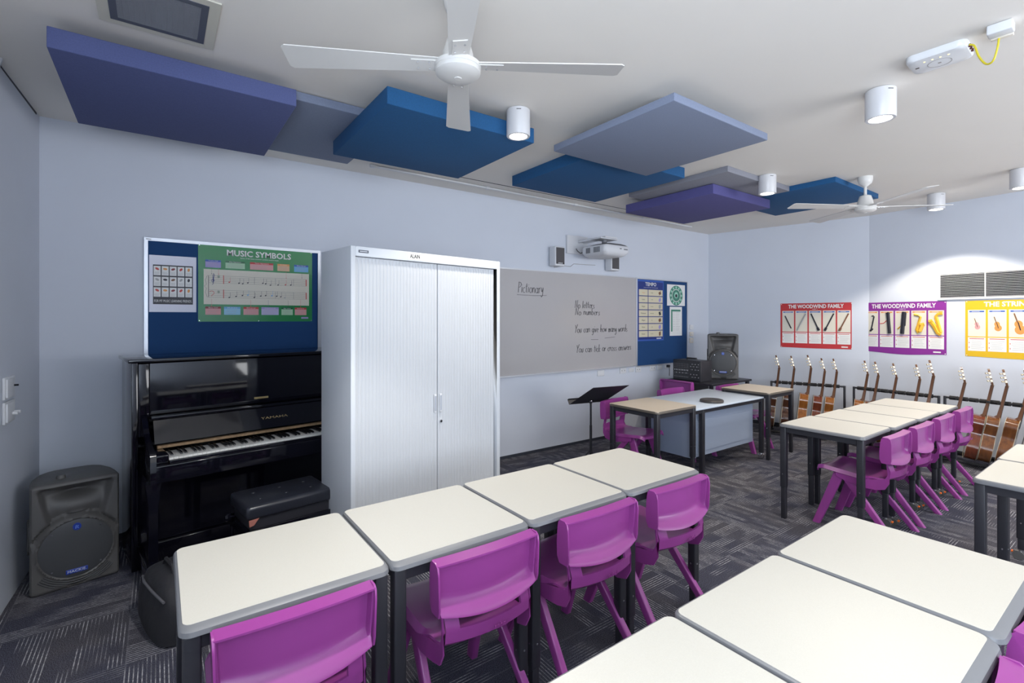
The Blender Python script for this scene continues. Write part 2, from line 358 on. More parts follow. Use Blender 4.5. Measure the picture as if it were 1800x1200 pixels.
m=MB(); m.lathe([(.022,0),(.02,-.02),(.012,-.038),(.002,-.042)],whitep,n=20,M=T(-.650,3.44,H-.001)); tag(m.build('motion_sensor'),'small white motion sensor on the ceiling at the far left edge','sensor')

# ------------------------------------------------------------------ desks
def make_desk(wx,wy,zt,top,name,label,rz=0,loc=(0,0,0),castors=True,thick=.022,group=None,edgem=edge,band=(.010,.026),legin=.030,tube=.042,zsplit=.24):
    """origin at the centre of the desk; local -y is the side the pupil sits at"""
    t=thing(name,label,'desk',loc,rz,group); hx=wx/2-.0015; hy=wy/2-.0015; a,b=band
    m=MB(); P=rrect(-hx+a,hx-a,-hy+b,hy-a,.022); m.prism(P,zt-.006,zt,top); tp=m.build('tabletop',t)
    m=MB(); R=[]
    for dz,i,j in((0,a+.0005,b+.0005),(-.0003,a,b),(-.003,a*.35,b*.55),(-.010,0,b*.12),(-thick,0,0),(-thick,.02,.02)):
        R.append([(x,y,zt+dz-.0006) for x,y in rrect(-hx+i,hx-i,-hy+j,hy-i,.034-.4*i)])
    m.rings(R,edgem); m.build('edging',tp)
    m=MB(); zr=zt-thick-.0015; ix=hx-legin; iy=hy-legin
    m.box(-ix,ix,-iy-.013,-iy+.013,zr-.04,zr,blk); m.box(-ix,ix,iy-.013,iy+.013,zr-.04,zr,blk); m.box(-ix-.013,-ix+.013,-iy,iy,zr-.04,zr,blk); m.box(ix-.013,ix+.013,-iy,iy,zr-.04,zr,blk)
    m.build('frame',t); h=tube/2
    for sx in(-1,1):
        for sy in(-1,1):
            cast=castors and sy==1; m=MB()
            m.box(-h,h,-h,h,zsplit,zr+.0005,blk,bev=.006); h2=h*.78; z0=.062 if cast else .0
            m.box(-h2,h2,-h2,h2,z0,zsplit+.02,blk,bev=.004)
            L=m.build('leg',t,loc=(sx*ix,sy*iy,0))
            m=MB()
            for s2 in(-1,1): m.cyl((s2*(h+.002),0,zsplit+.10),(s2*(h-.002),0,zsplit+.10),.0042,chrome,n=8)
            m.cyl((0,-h-.002,zsplit+.10),(0,-h+.002,zsplit+.10),.0042,chrome,n=8)
            m.build('height_pin',L)
            if cast:
                m=MB(); m.cyl((0,0,.045),(0,0,.066),.012,chrome)
                for s2 in(-1,1): m.cyl((s2*.010,.012,.027),(s2*.024,.012,.027),.027,blk2,n=20)
                m.box(-.012,.012,-.012,.036,.03,.052,blk2,bev=.004); m.box(-.011,.011,.028,.046,.034,.044,orange,bev=.002); m.build('castor',L)
    return t
W1=.5635; dk=[]
desk=make_desk(W1,.560,.713,lam,'school_desk','cream topped desk at the near left, first in the row by the cabinet',loc=(.037+W1/2,1.755,0),group='cream desks with black legs',zsplit=.13)
dnames=['second cream desk from the left in the row before the cabinet','third cream desk from the left in the row before the cabinet','cream desk at the far right end of the row before the cabinet']
for k,l in enumerate(dnames): dup(desk,(.037+W1*(k+1.5),1.755,0),0,l)
# front row at the bottom right
for k,l in enumerate(['cream desk in the near right row, farthest from the viewer','middle cream desk of the near right row, with a chair tucked in','cream desk cut off by the bottom edge of the photo']):
    dup(desk,(2.245-.566*(k+.5),.538,0),0,l)
# row by the guitars
W3=.519; d3=make_desk(W3,.560,.713,lam,'school_desk','nearest cream desk of the four in front of the guitars',rz=PI,loc=(3.782+W3/2,1.525,0),group='cream desks with black legs',zsplit=.236,band=(.010,.014))
for k,l in enumerate(['second nearest cream desk in the row before the guitars','third cream desk in the row before the guitars','farthest cream desk in the row before the guitars']):
    dup(d3,(3.782+W3*(k+1.5),1.505-.013*k,0),PI,l)
for k,l in enumerate(['cream desk at the right edge, nearest corner showing four black legs','cream desk at the right edge, behind another right edge desk']):
    dup(desk,(3.255+.568*(k+.5),.345+.006*k,0),0,l)
# beige desks either side of the teacher table
db=make_desk(.575,.560,.713,lam2,'beige_desk','beige topped desk beside the music stand, left of the grey table',loc=(3.68,2.88,0),band=(.003,.004),edgem=mat('brown edging',(.10,.085,.07),.5),thick=.02,group='beige desks beside the grey table')
dup(db,(5.50,2.85,0),0,'beige topped desk right of the grey table, nearest the guitars')
# teacher table
def teacher_table():
    t=thing('teacher_table','pale blue grey table with steel side panels between two beige desks','table',(4.635,2.985,0)); zt=.668
    g=mat('pale grey blue top',(.52,.58,.66),.35); pm=mat('blue grey steel panel',(.27,.32,.42),.45)
    hx=.645;hy=.345; m=MB(); m.box(-hx,hx,-hy,hy,zt-.018,zt,g,bev=.003); m.build('tabletop',t)
    m=MB(); m.box(-hx+.03,hx-.03,-hy+.02,-hy+.045,zt-.055,zt-.019,blk); m.box(-hx+.03,hx-.03,hy-.045,hy-.02,zt-.055,zt-.019,blk); m.box(hx-.05,hx-.025,-hy+.03,hy-.03,zt-.055,zt-.019,blk); m.box(-hx+.12,-hx+.145,-hy+.03,hy-.03,zt-.055,zt-.019,blk); m.build('frame',t)
    m=MB(); m.box(-hx+.11,hx-.135,-hy+.075,-hy+.09,.19,zt-.056,pm); m.box(-hx+.14,hx-.20,-hy+.071,-hy+.075,.235,zt-.14,pm); m.build('front_panel',t)
    m=MB(); m.box(-hx+.05,-hx+.065,-hy+.075,hy-.1,.19,zt-.056,pm); m.box(-hx+.0651,-hx+.11,-hy+.065,-hy+.078,.19,zt-.056,pm); m.box(-hx+.075,-hx+.095,-hy+.058,-hy+.065,.19,zt-.056,pm); m.build('side_panel',t)
    for x,y in((-hx+.16,-hy+.035),(hx-.035,-hy+.035),(-hx+.16,hy-.035),(hx-.035,hy-.035)):
        m=MB(); m.box(x-.02,x+.02,y-.02,y+.02,0 if x<0 else .06,zt-.019,blk,bev=.004); L=m.build('leg',t)
        if x>0:
            m=MB(); m.cyl((x,y,.04),(x,y,.062),.012,chrome)
            for s in(-1,1): m.cyl((x+s*.008,y,.026),(x+s*.022,y,.026),.026,chrome,n=18)
            m.box(x-.06,x-.01,y-.02,y+.02,.04,.055,chrome,bev=.004); m.build('castor',L)
teacher_table()
m=MB(); m.lathe([(.10,0),(.112,.004),(.113,.018),(.105,.026),(.09,.028),(.085,.024),(.002,.024)],mat('dark brown rubber',(.05,.042,.038),.4),n=40,M=T(4.481,2.781,.6685)); tag(m.build('practice_pad'),'round dark drum practice pad lying on the pale blue grey table','practice pad')
def corner_table():
    t=thing('corner_table','black table in the far corner carrying the mixer and loudspeaker','table',(5.92,3.71,0)); zt=.70
    m=MB(); m.box(-.46,.46,-.33,.33,zt-.025,zt,blk,bev=.003); m.build('tabletop',t)
    m=MB(); m.box(-.42,.42,.28,.29,.25,zt-.026,blk); m.build('modesty_panel',t)
    for x in(-.42,.42):
        for y in(-.29,.305): m=MB(); m.box(x-.02,x+.02,y-.02,y+.02,0,zt-.026,blk,bev=.004); m.build('leg',t)
corner_table()

# ------------------------------------------------------------------ chairs
def grid_solid(F,nu,nv,thick,mask=None):
    """F(u,v)->Vector ; returns bmesh of a sheet with thickness"""
    bm=bmesh.new(); g=[[bm.verts.new(F(i/nu*2-1,j/nv)) for j in range(nv+1)] for i in range(nu+1)]
    for i in range(nu):
        for j in range(nv):
            if mask and mask((i+.5)/nu*2-1,(j+.5)/nv): continue
            bm.faces.new((g[i][j],g[i+1][j],g[i+1][j+1],g[i][j+1]))
    bmesh.ops.delete(bm,geom=[v for v in bm.verts if not v.link_faces],context='VERTS')
    bmesh.ops.recalc_face_normals(bm,faces=bm.faces); bmesh.ops.solidify(bm,geom=list(bm.faces),thickness=thick)
    bmesh.ops.recalc_face_normals(bm,faces=bm.faces); return bm
def sstep(a,b,x):
    t=max(0,min(1,(x-a)/(b-a))); return t*t*(3-2*t)
def interp(P,t):
    # P: list of (param, a, b ..) catmull-free piecewise linear with smoothing
    for k in range(len(P)-1):
        if t<=P[k+1][0]:
            u=(t-P[k][0])/(P[k+1][0]-P[k][0]); return [P[k][i]+(P[k+1][i]-P[k][i])*u for i in range(1,len(P[0]))]
    return list(P[-1][1:])
def make_chair(name,label,group):
    t=thing(name,label,'chair',group=group)
    # --- back rest: a tray shaped shell, hollow behind, with rolled top and side flanges
    def front(u,v):
        z=.535+.170*v; yc=-.150-.012*v-.010*(1-v)
        hw=.196+.010*v; y=yc-.030*(1-u*u)*(1-.45*v)
        z+= -.022*(1-u*u)*(1-v)+ .004*(1-u*u)*v
        return Vector((hw*u,y,z))
    us=[-1,-.975,-.95,-.90,-.8,-.65,-.5,-.35,-.2,0,.2,.35,.5,.65,.8,.90,.95,.975,1]; vs=[0,.03,.08,.14,.2,.27,.35,.45,.55,.65,.75,.84,.89,.93,.97,1]
    def back(u,v):
        p=front(u,v); a=sstep(.94,.985,abs(u)); b=sstep(.915,.955,v); c=1-sstep(0,.26,v)
        d=.007+.038*max(a*(.9-.2*(1-v)),b)
        d=max(d,.007+.042*c); return p+Vector((0,-d,-.006*b+ -.004*c))
    m=MB(); nu=len(us);nv=len(vs); V=[front(u,v) for u in us for v in vs]+[back(u,v) for u in us for v in vs]; n=nu*nv; F=[]
    for i in range(nu-1):
        for j in range(nv-1):
            a=i*nv+j; F.append((a,a+nv,a+nv+1,a+1)); F.append((n+a,n+a+1,n+a+nv+1,n+a+nv))
    for j in range(nv-1): F.append((j,j+1,n+j+1,n+j)); a=(nu-1)*nv+j; F.append((a,n+a,n+a+1,a+1))
    for i in range(nu-1): a=i*nv; F.append((a,n+a,n+a+nv,a+nv)); a+=nv-1; F.append((a,a+nv,n+a+nv,n+a))
    m.add(V,F,purp,True)
    # tapering side wings
    for s in(-1,1):
        R=[]
        for z,yf,yb in((.530,-.158,-.206),(.555,-.146,-.212),(.61,-.146,-.213),(.67,-.152,-.213),(.695,-.158,-.208),(.705,-.168,-.196)):
            x0=.192 if z<.52 else .198+.006*(z-.5)/.2; R.append([(s*x0,yf,z),(s*(x0+.006),yf,z),(s*(x0+.006),yb,z),(s*x0,yb,z)])
        m.rings(R,purp,True)
    br=m.build('backrest',t)
    m=MB()
    for s in(-1,1): m.cyl((s*.2045,-.181,.686),(s*.2062,-.181,.686),.0065,mat('pale plug',(.80,.68,.82),.4),n=14)
    m.build('plug',br)
    # --- seat shell sweeping up behind into the lumbar band with its hand slot
    prof=[(0,.240,.392,.175),(.05,.236,.408,.185),(.12,.205,.416,.190),(.3,.10,.408,.193),(.5,-.02,.398,.190),(.58,-.085,.399,.184),(.66,-.140,.403,.180),(.72,-.177,.412,.176),(.78,-.194,.430,.174),(.86,-.197,.474,.172),(.93,-.184,.515,.174),(1,-.165,.555,.182)]
    def seatF(u,v):
        y,z,hw=interp(prof,v); k=sstep(.55,.8,v)
        y-=.030*(1-u*u)*k; z+=.010*u*u*(1-k) - .004*(1-u*u)*(1-k)
        dr=sstep(.93,1,abs(u))*(1-sstep(.5,.62,v)); z-=.022*dr; return Vector((hw*u,y,z))
    bm=grid_solid(seatF,30,50,.009,lambda u,v: abs(u)<.72 and .865<v<.965)
    m=MB(); m.bm(bm,purp,True)
    # deep side skirts that fall from the seat rear corners
    for s in(-1,1):
        R=[]
        for y,zt_,zb_ in((.12,.402,.372),(.05,.400,.350),(-.05,.396,.335),(-.12,.405,.335),(-.17,.42,.350),(-.194,.47,.395),(-.178,.55,.51)):
            x=.176 if y<-.09 else .186; R.append([(s*x,y,zt_),(s*(x+.007),y,zt_),(s*(x+.007),y,zb_),(s*x,y,zb_)])
        m.rings(R,purp,True)
    m.text('sebel',.026,purp,T(.02,-.2365,.448)@RX(math.radians(93)),depth=.0012)
    st=m.build('seat',t)
    # --- four splayed legs
    def leg(top,foot,w0,w1,d0,d1):
        m=MB(); R=[]
        for k in range(7):
            u=k/6; p=Vector(top).lerp(Vector(foot),u); a=w0+(w1-w0)*u; b=d0+(d1-d0)*u
            R.append([(p.x+x,p.y+y,p.z) for x,y in rrect(-b,b,-a,a,min(a,b)*.45,3)])
        m.rings(R,purp,True); return m
    for s in(-1,1):
        leg((s*.158,.105,.398),(s*.196,.245,0),.036,.025,.013,.016).build('front_leg',t)
        leg((s*.162,.085,.396),(s*.200,-.235,0),.032,.022,.013,.016).build('rear_leg',t)
    m=MB(); m.box(-.16,.16,.06,.12,.372,.396,purp,bev=.004); m.box(-.15,.15,-.09,-.05,.365,.392,purp,bev=.004); m.build('under_seat_rib',t)
    return t
P0='purple moulded plastic chair '
ch=make_chair('school_chair',P0+'at the bottom left, tucked under the nearest desk','purple plastic chairs')
ch.location=(.315,1.62,0)
def chair(x,y,rz,label,s=1): return dup(ch,(x,y,0),rz,label,s)
chair(.935,1.62,0,P0+'second from the left in the near row'); chair(1.495,1.62,0,P0+'third from the left in the near row'); chair(2.05,1.625,0,P0+'at the far end of the near row, under the last desk')
for k,(x,l) in enumerate(((4.135,'nearest of the four by the guitars, seat in full view'),(4.655,'second nearest in the row by the guitars'),(5.20,'third in the row by the guitars'),(5.755,'farthest in the row by the guitars'))):
    chair(x,1.355-.006*k,0,P0+l)
chair(1.975,.42,0,P0+'at the right edge showing its dark side and plug'); chair(1.405,.42,0,P0+'whose rounded bright corner shows at the bottom right')
chair(3.70,3.15,PI+.16,P0+'behind the left beige desk, facing the room'); chair(4.74,3.27,PI,P0+'just peeking over the back of the grey table')
chair(5.56,3.06,PI,P0+'behind the right beige desk'); chair(5.30,3.64,-PI/2,'shaded dark purple chair seen from behind, at the corner table',1.06)

# ------------------------------------------------------------------ piano
def piano():
    Z=math.radians(8.0); t=thing('upright_piano','glossy black upright piano against the wall left of the cabinet','piano',(-.130,3.60,0),Z); W=1.46
    m=MB(); m.box(0,.03,0,.47,.02,1.240,pblk,bev=.002); m.box(W-.03,W,0,.47,.02,1.240,pblk,bev=.002); m.box(.03,W-.03,.44,.47,.05,1.240,pblk); m.box(.03,W-.03,.08,.38,.60,.64,pblk); m.build('case',t)
    m=MB(); m.box(-.018,W+.018,-.022,.475,1.241,1.262,pblk,bev=.004); m.build('top_lid',t)
    m=MB(); m.box(.031,.085,.004,.03,.80,1.234,pblk,bev=.004); m.box(W-.085,W-.031,.004,.03,.80,1.234,pblk,bev=.004); m.box(.086,W-.086,.012,.032,.925,1.234,pblk,bev=.003)
    up=m.build('upper_panel',t)
    m=MB(); m.box(.66,.75,.009,.0125,.955,.968,gold); tag(m.build('maker_plate',up),'small brass plate',None)
    m=MB(); m.box(.086,W-.086,-.055,.02,.905,.922,pblk,bev=.003); m.build('music_shelf',t)
    m=MB(); R=[]
    for y,z in((-.052,.900),(-.060,.885),(-.085,.775),(-.075,.770),(-.045,.895)): R.append([(.095,y,z),(W-.095,y,z)])
    V=[(x,y,z) for x in(.095,W-.095) for y,z in((-.052,.903),(-.058,.900),(-.112,.772),(-.104,.770))]
    m.add(V,[(0,1,2,3),(7,6,5,4),(0,4,5,1),(1,5,6,2),(2,6,7,3),(3,7,4,0)],pblk); fb=m.build('fallboard',t)
    an=math.atan2(.128,.054); m=MB(); m.text('YAMAHA',.022,gold,T(.76,-.0862,.835)@RX(an),depth=.0004,fit=.17); m.build('maker_lettering',fb)
    m=MB(); m.box(.105,W-.105,-.125,-.085,.745,.760,felt,bev=.002); m.build('felt_strip',t)
    # key bed, arms and cheek blocks
    m=MB(); m.box(.045,W-.045,-.335,.03,.60,.695,pblk,bev=.006); kb=m.build('key_bed',t)
    for x0,x1 in((.045,.072),(W-.072,W-.045)):
        m=MB(); pr=[(-.34,.60),(-.34,.745),(-.325,.765),(-.20,.79),(-.10,.84),(.0,.93),(.0,.60)]
        m.add([(x0,y,z) for y,z in pr]+[(x1,y,z) for y,z in pr],[list(range(7))[::-1],[7+i for i in range(7)]]+[(i,(i+1)%7,7+(i+1)%7,7+i) for i in range(7)],pblk); m.build('arm',t)
    for x0,x1 in((.073,.135),(W-.135,W-.073)): m=MB(); m.box(x0,x1,-.30,-.09,.696,.745,pblk,bev=.006); m.build('cheek_block',t)
    m=MB(); m.box(.136,W-.136,-.315,-.292,.66,.712,pblk,bev=.003); m.build('key_slip',t)
    ks=MB(); ks.box(.136,W-.136,-.29,-.10,.696,.702,felt); kk=ks.build('key_frame',t)
    kw=(W-.272)/52; m=MB(); m.box(.0005,kw-.0005,-.290,-.105,.703,.722,ivory,bev=.001); wk=m.build('white_key',kk,loc=(.136,0,0))
    m=MB(); m.rings([[(x,y,z) for x,y in((-a,y0),(a,y0),(a,-.105),(-a,-.105))] for a,y0,z in((.0055,-.245,.7225),(.0052,-.243,.730),(.0042,-.236,.734))],ebony); bk=m.build('black_key',kk)
    first=True
    for i in range(52):
        if i: c=wk.copy(); C.objects.link(c); c.location=(.136+kw*i,0,0)
        if i<51 and i%7 not in (1,4):
            c=bk if first else bk.copy()
            if not first: C.objects.link(c)
            first=False; c.location=(.136+kw*(i+1),0,0)
    # lower panel, legs, toes, pedals
    m=MB(); m.box(.031,W-.031,.03,.05,.16,.60,pblk); m.build('lower_panel',t)
    m=MB(); m.box(.031,W-.031,.0,.06,.02,.155,pblk,bev=.003); m.build('plinth',t)
    for x in(.062,W-.062):
        m=MB(); m.rings([[(x+a*s,y,z) for s,y in((-1,-.315),(1,-.315),(1,-.24),(-1,-.24))] for a,z in((.022,.16),(.020,.30),(.021,.46),(.028,.55),(.036,.60))],pblk); m.build('front_leg',t)
        m=MB(); m.box(x-.036,x+.036,-.36,.0,.035,.16,pblk,bev=.006); m.cyl((x-.012,-.30,.02),(x+.012,-.30,.02),.02,gold,n=14); m.build('toe_block',t)
    for x in(.66,.75,.84): m=MB(); m.box(x-.02,x+.02,-.09,.01,.05,.062,gold,bev=.004); m.build('pedal',t)
    return t
piano()
def bench():
    t=thing('piano_bench','black padded piano bench with worn vinyl seat in front of the piano','bench',(.585,3.10,0),math.radians(8)); hx=.235;hy=.165
    m=MB(); m.box(-hx,hx,-hy,hy,.425,.50,vinyl,bev=.02)
    for x in(-.14,-.0,.14):
        for y in(-.06,.06): m.lathe([(.010,0),(.008,.003),(.002,.004)],vinyl,n=12,M=T(x,y,.4995))
    m.build('cushion',t)
    m=MB(); m.box(-hx-.005,hx+.005,-hy-.004,-hy+.012,.325,.375,pblk,bev=.002); m.box(-hx-.005,hx+.005,hy-.012,hy+.004,.325,.375,pblk,bev=.002); m.box(-hx-.004,-hx+.012,-hy,hy,.325,.375,pblk); m.box(hx-.012,hx+.004,-hy,hy,.325,.375,pblk); m.box(-hx+.02,hx-.02,-hy+.02,hy-.02,.37,.425,blk); m.build('frame',t)
    for s in(-1,1): m=MB(); m.lathe([(.006,0),(.006,.02),(.020,.024),(.022,.04),(.014,.05),(.002,.052)],pblk,n=18,M=T(s*(hx+.0),.06,.395)@RY(s*PI/2)); m.build('height_knob',t)
    for x in(-hx+.02,hx-.02):
        for y in(-hy+.02,hy-.02): m=MB(); m.box(x-.02,x+.02,y-.02,y+.02,0,.33,pblk,bev=.004); m.build('leg',t)
    m=MB(); m.add([(-hx+.01,-hy-.0015,.43),(-hx+.06,-hy-.0015,.432),(-hx+.035,-hy-.0015,.40),(-hx+.012,-hy-.0015,.395),(-hx+.01,-hy+.001,.43),(-hx+.06,-hy+.001,.432),(-hx+.035,-hy+.001,.40),(-hx+.012,-hy+.001,.395)],[(0,1,2,3),(7,6,5,4),(0,4,5,1),(1,5,6,2),(2,6,7,3),(3,7,4,0)],mat('torn lining',(.35,.13,.10),.8)); m.build('torn_corner',t)
bench()
def bag():
    m=MB(); R=[]; fb=mat('black nylon',(.016,.016,.02),.75,bump=.6,nscale=12)
    for z,s in((.001,.82),(.01,.95),(.06,1.0),(.14,.96),(.2,.88),(.25,.76),(.275,.55),(.28,.3)):
        R.append([((.13*math.copysign(abs(math.cos(a))**.6,math.cos(a))*s+.02*math.sin(3*a+z*20)*.3),(.24*math.copysign(abs(math.sin(a))**.6,math.sin(a))*s+.01*math.cos(4*a+z*30)),z) for a in[2*PI*k/28 for k in range(28)]])
    t=thing('soft_case','black soft carry bag slumped on the carpet by the piano foot','bag',(.07,2.93,0),.25); m.rings(R,fb); m.build('body',t)
    m=MB(); m.tube([(-.10,-.18,.205),(-.112,-.05,.215),(-.112,.08,.215),(-.095,.18,.205)],.006,mat('grey zip',(.1,.1,.11),.4)); m.build('zip',t)
    m=MB(); m.tube([(-.03,-.08,.27),(-.03,-.05,.31),(-.03,.05,.31),(-.03,.08,.27)],.009,fb); m.build('handle',t)
bag()

# ------------------------------------------------------------------ tambour cabinet
def cabinet():
    W=1.115;Dp=.395;Hh=1.905; t=thing('tambour_cabinet','tall white steel cabinet with closed ribbed sliding doors','cabinet',(.857,2.70,0),math.radians(8)); e=.028
    m=MB(); m.box(0,e,0,Dp,.0,Hh,whitem,bev=.002); m.box(W-e,W,0,Dp,0,Hh,whitem,bev=.002); m.box(e,W-e,Dp-.012,Dp,.0,Hh,whitem); m.box(e,W-e,0,Dp-.012,Hh-.055,Hh,whitem,bev=.002); m.box(e,W-e,.004,Dp-.012,0,.05,whitem); m.build('carcass',t)
    m=MB(); m.box(e+.001,W-e-.001,.05,.06,.05,Hh-.056,mat('cabinet inside',(.06,.06,.07),.8)); m.build('inner_screen',t)
    def door(x0,x1,name):
        m=MB(); n=int(round((x1-x0)/.0225)); w=(x1-x0)/n; prof=[]
        for k in range(n):
            a=x0+k*w; prof+=[(a+.0004,.0232),(a+.003,.0212),(a+.007,.0205),(a+w-.007,.0205),(a+w-.003,.0212),(a+w-.0004,.0232)]
        poly=prof+[(x1,.036),(x0,.036)]; m.prism(poly,.052,Hh-.058,whitem2); return m.build(name,t)
    mid=W*.532
    d1=door(e+.002,mid-.0025,'tambour_door'); d2=door(mid+.0025,W-e-.012,'tambour_door')
    for d,x in((d1,mid-.030),(d2,mid+.012)):
        m=MB(); m.box(x,x+.018,.012,.0204,.905,1.02,whitep,bev=.002); m.box(x+.003,x+.015,.0105,.0125,.915,1.01,mat('handle recess',(.38,.41,.47),.4)); m.build('handle',d)
    m=MB(); m.cyl((mid+.022,.0205,.845),(mid+.022,.010,.845),.009,chrome,n=16); m.cyl((mid+.022,.0100,.845),(mid+.022,.0085,.845),.0055,ebony,n=12); m.build('lock',d2)
    m=MB(); x=W*.37; m.box(x-.052,x+.052,-.0012,-.0001,Hh-.047,Hh-.006,mat('paper label',(.82,.81,.78),.6)); m.text('ALAIN',.032,ink,T(x,-.0014,Hh-.0265)@RX(PI/2),depth=.0003,fit=.070,offset=.0008); m.build('name_label',t)
    m=MB(); m.box(.045,.105,-.0022,-.0001,Hh-.035,Hh-.020,mat('dark badge',(.05,.06,.09),.4)); m.box(.052,.098,-.0027,-.0022,Hh-.0295,Hh-.0255,whitem); m.build('maker_badge',t)
cabinet()

# ------------------------------------------------------------------ loudspeakers
def speaker(name,label,loc,rz,sc=1,group='loudspeakers'):
    t=thing(name,label,'loudspeaker',loc,rz,group,sc); Wf=.195; Dp=.34; Hs=.615
    def yfront(x,z):
        cz=.222; r=math.hypot(x,z-cz)
        y=0
        # horn mouth
        hw=.168-.045*max(0,(.57-z)/.2); inh=sstep(hw+.004,hw-.030,abs(x))*sstep(.590,.570,z)*sstep(.192,.212,r)
        depth=.045+.065*math.exp(-((x/.085)**2+((z-.540)/.024)**2)) - .036*math.exp(-((x/.13)**2+((z-.46)/.055)**2))
        y+=inh*depth
        y-= .010*sstep(.180,.172,r)*sstep(.160,.168,r)
        y+= .018*sstep(.186,.192,r)*sstep(.205,.199,r)*sstep(.27,.33,z)
        return y
    xs=[-.185+.37*i/46 for i in range(47)]; zs=[.0,.006,.016]+[.016+(.600-.016)*k/74 for k in range(1,75)]+[.608,.613,.615]
    R=[]
    for z in zs:
        e=0
        if z<.016: e=.014*(1-z/.016)**2
        if z>.600: e=.018*((z-.600)/.015)**2
        k=1-e/.19; ring=[]
        for x in xs: ring.append((x*k,(yfront(x,z) if .016<=z<=.600 else 0)+e,z))
        for x,y in((.192,.006),(.195,.018),(.192,.10),(.180,.20),(.150,.29),(.115,.325),(.08,.34),(0,.345),(-.08,.34),(-.115,.325),(-.150,.29),(-.180,.20),(-.192,.10),(-.195,.018),(-.192,.006)):
            ring.append((x*k,y+(e if y<.1 else -e),z))
        R.append(ring)
    m=MB(); m.rings(R,blk2,True); cb=m.build('cabinet',t)
    m=MB(); M=T(0,0,.222)@RX(PI/2); m.lathe([(.164,.0005),(.163,.006),(.150,.0105),(.08,.016),(.002,.018)],blk3,n=56,M=M)
    gr=m.build('woofer_grille',t)
    m=MB()
    for a in(45,135,225,315): m.cyl((.150*math.cos(math.radians(a)),-.012,.222+.150*math.sin(math.radians(a))),(.150*math.cos(math.radians(a)),-.0055,.222+.150*math.sin(math.radians(a))),.005,chrome,n=10)
    m.build('grille_screw',gr)
    bl=mat('badge blue',(.02,.05,.32),.35)
    m=MB(); m.lathe([(.021,.0125),(.021,.0165),(.002,.0172)],bl,n=28,M=T(0,0,.348)@RX(PI/2),sx=.9); m.tube([(-.006,-.0175,.338),(-.004,-.0178,.356),(.006,-.0178,.352),(.0,-.0178,.345),(.007,-.0176,.339)],.0018,mat('logo pale blue',(.2,.35,.8),.4)); m.build('round_logo',gr)
    m=MB(); m.box(-.048,.048,-.017,-.010,.083,.108,bl,bev=.003); m.text('MACKIE.',.020,whitem,T(0,-.0175,.096)@RX(PI/2),depth=.0005,fit=.082); m.build('maker_badge',gr)
    m=MB()   # curved port fins in the lower corners
    for s in(-1,1):
        for k in range(4):
            pts=[]
            for i in range(8):
                a=math.radians(222+i*7.5) if s<0 else math.radians(318-i*7.5); rr=.186+.011*k; x=rr*math.cos(a); z=.222+rr*math.sin(a)
                if abs(x)<.178 and z>.024: pts.append((x,-.002,z))
            if len(pts)>2: m.tube(pts,.0035,blk3,n=6)
    m.build('port_fin',t)
    m=MB(); m.lathe([(.022,0),(.022,.012),(.018,.020),(.002,.021)],blk2,n=20,M=T(-.06,.10,.6145)); m.build('top_knob',t)
    for s in(-1,1):
        m=MB(); R=[]
        for z,w in((.20,.01),(.23,.05),(.30,.065),(.37,.05),(.40,.01)): R.append([(s*.186,.14-w,z),(s*.199,.14-w,z),(s*.199,.14+w,z),(s*.186,.14+w,z)])
        m.rings(R,blk2,True); m.build('side_handle',t)
    return t
speaker('loudspeaker','black loudspeaker standing on the carpet in the left corner',(-.375,3.655,0),math.radians(11),.97)
speaker('loudspeaker','black loudspeaker on the corner table behind the mixer',(6.06,3.60,.7005),math.radians(-57),.97)
def mixer():
    t=thing('powered_mixer','black powered mixer box with rows of knobs on the corner table','mixer',(5.50,3.77,.7005),-PI/2)
    # local: x along the front, -y towards the viewer, depth +y
    m=MB(); m.box(-.205,.205,.006,.25,0,.265,blk,bev=.008); m.build('case',t)
    m=MB(); m.box(-.19,.19,0,.008,.015,.25,mat('mixer face',(.025,.027,.032),.4),bev=.002); fc=m.build('control_panel',t)
    m=MB(); kw=mat('knob pale',(.45,.46,.48),.4); kd=mat('knob dark',(.12,.12,.13),.4)
    for i in range(9):
        x=-.17+.024*i; m.box(x-.003,x+.003,-.006,.0,.128,.146,kw)
        for j in range(3): m.cyl((x,-.006,.17+.022*j),(x,0,.17+.022*j),.006,kd,n=8)
        m.cyl((x,-.006,.10),(x,0,.10),.006,kw if i%2 else kd,n=8); m.cyl((x,-.005,.05),(x,0,.05),.008,kd,n=10)
    for i in range(6):
        for j,z in enumerate((.055,.09,.15,.19,.22)):
            if (i*3+j)%4: m.cyl((.065+.022*i,-.005,z),(.065+.022*i,0,z),.005,kw if (i+j)%2 else kd,n=8)
    m.build('knobs',fc)
    m=MB(); m.tube([(-.07,.12,.264),(-.07,.12,.285),(.07,.12,.285),(.07,.12,.264)],.010,blk); m.build('handle',t)
mixer()
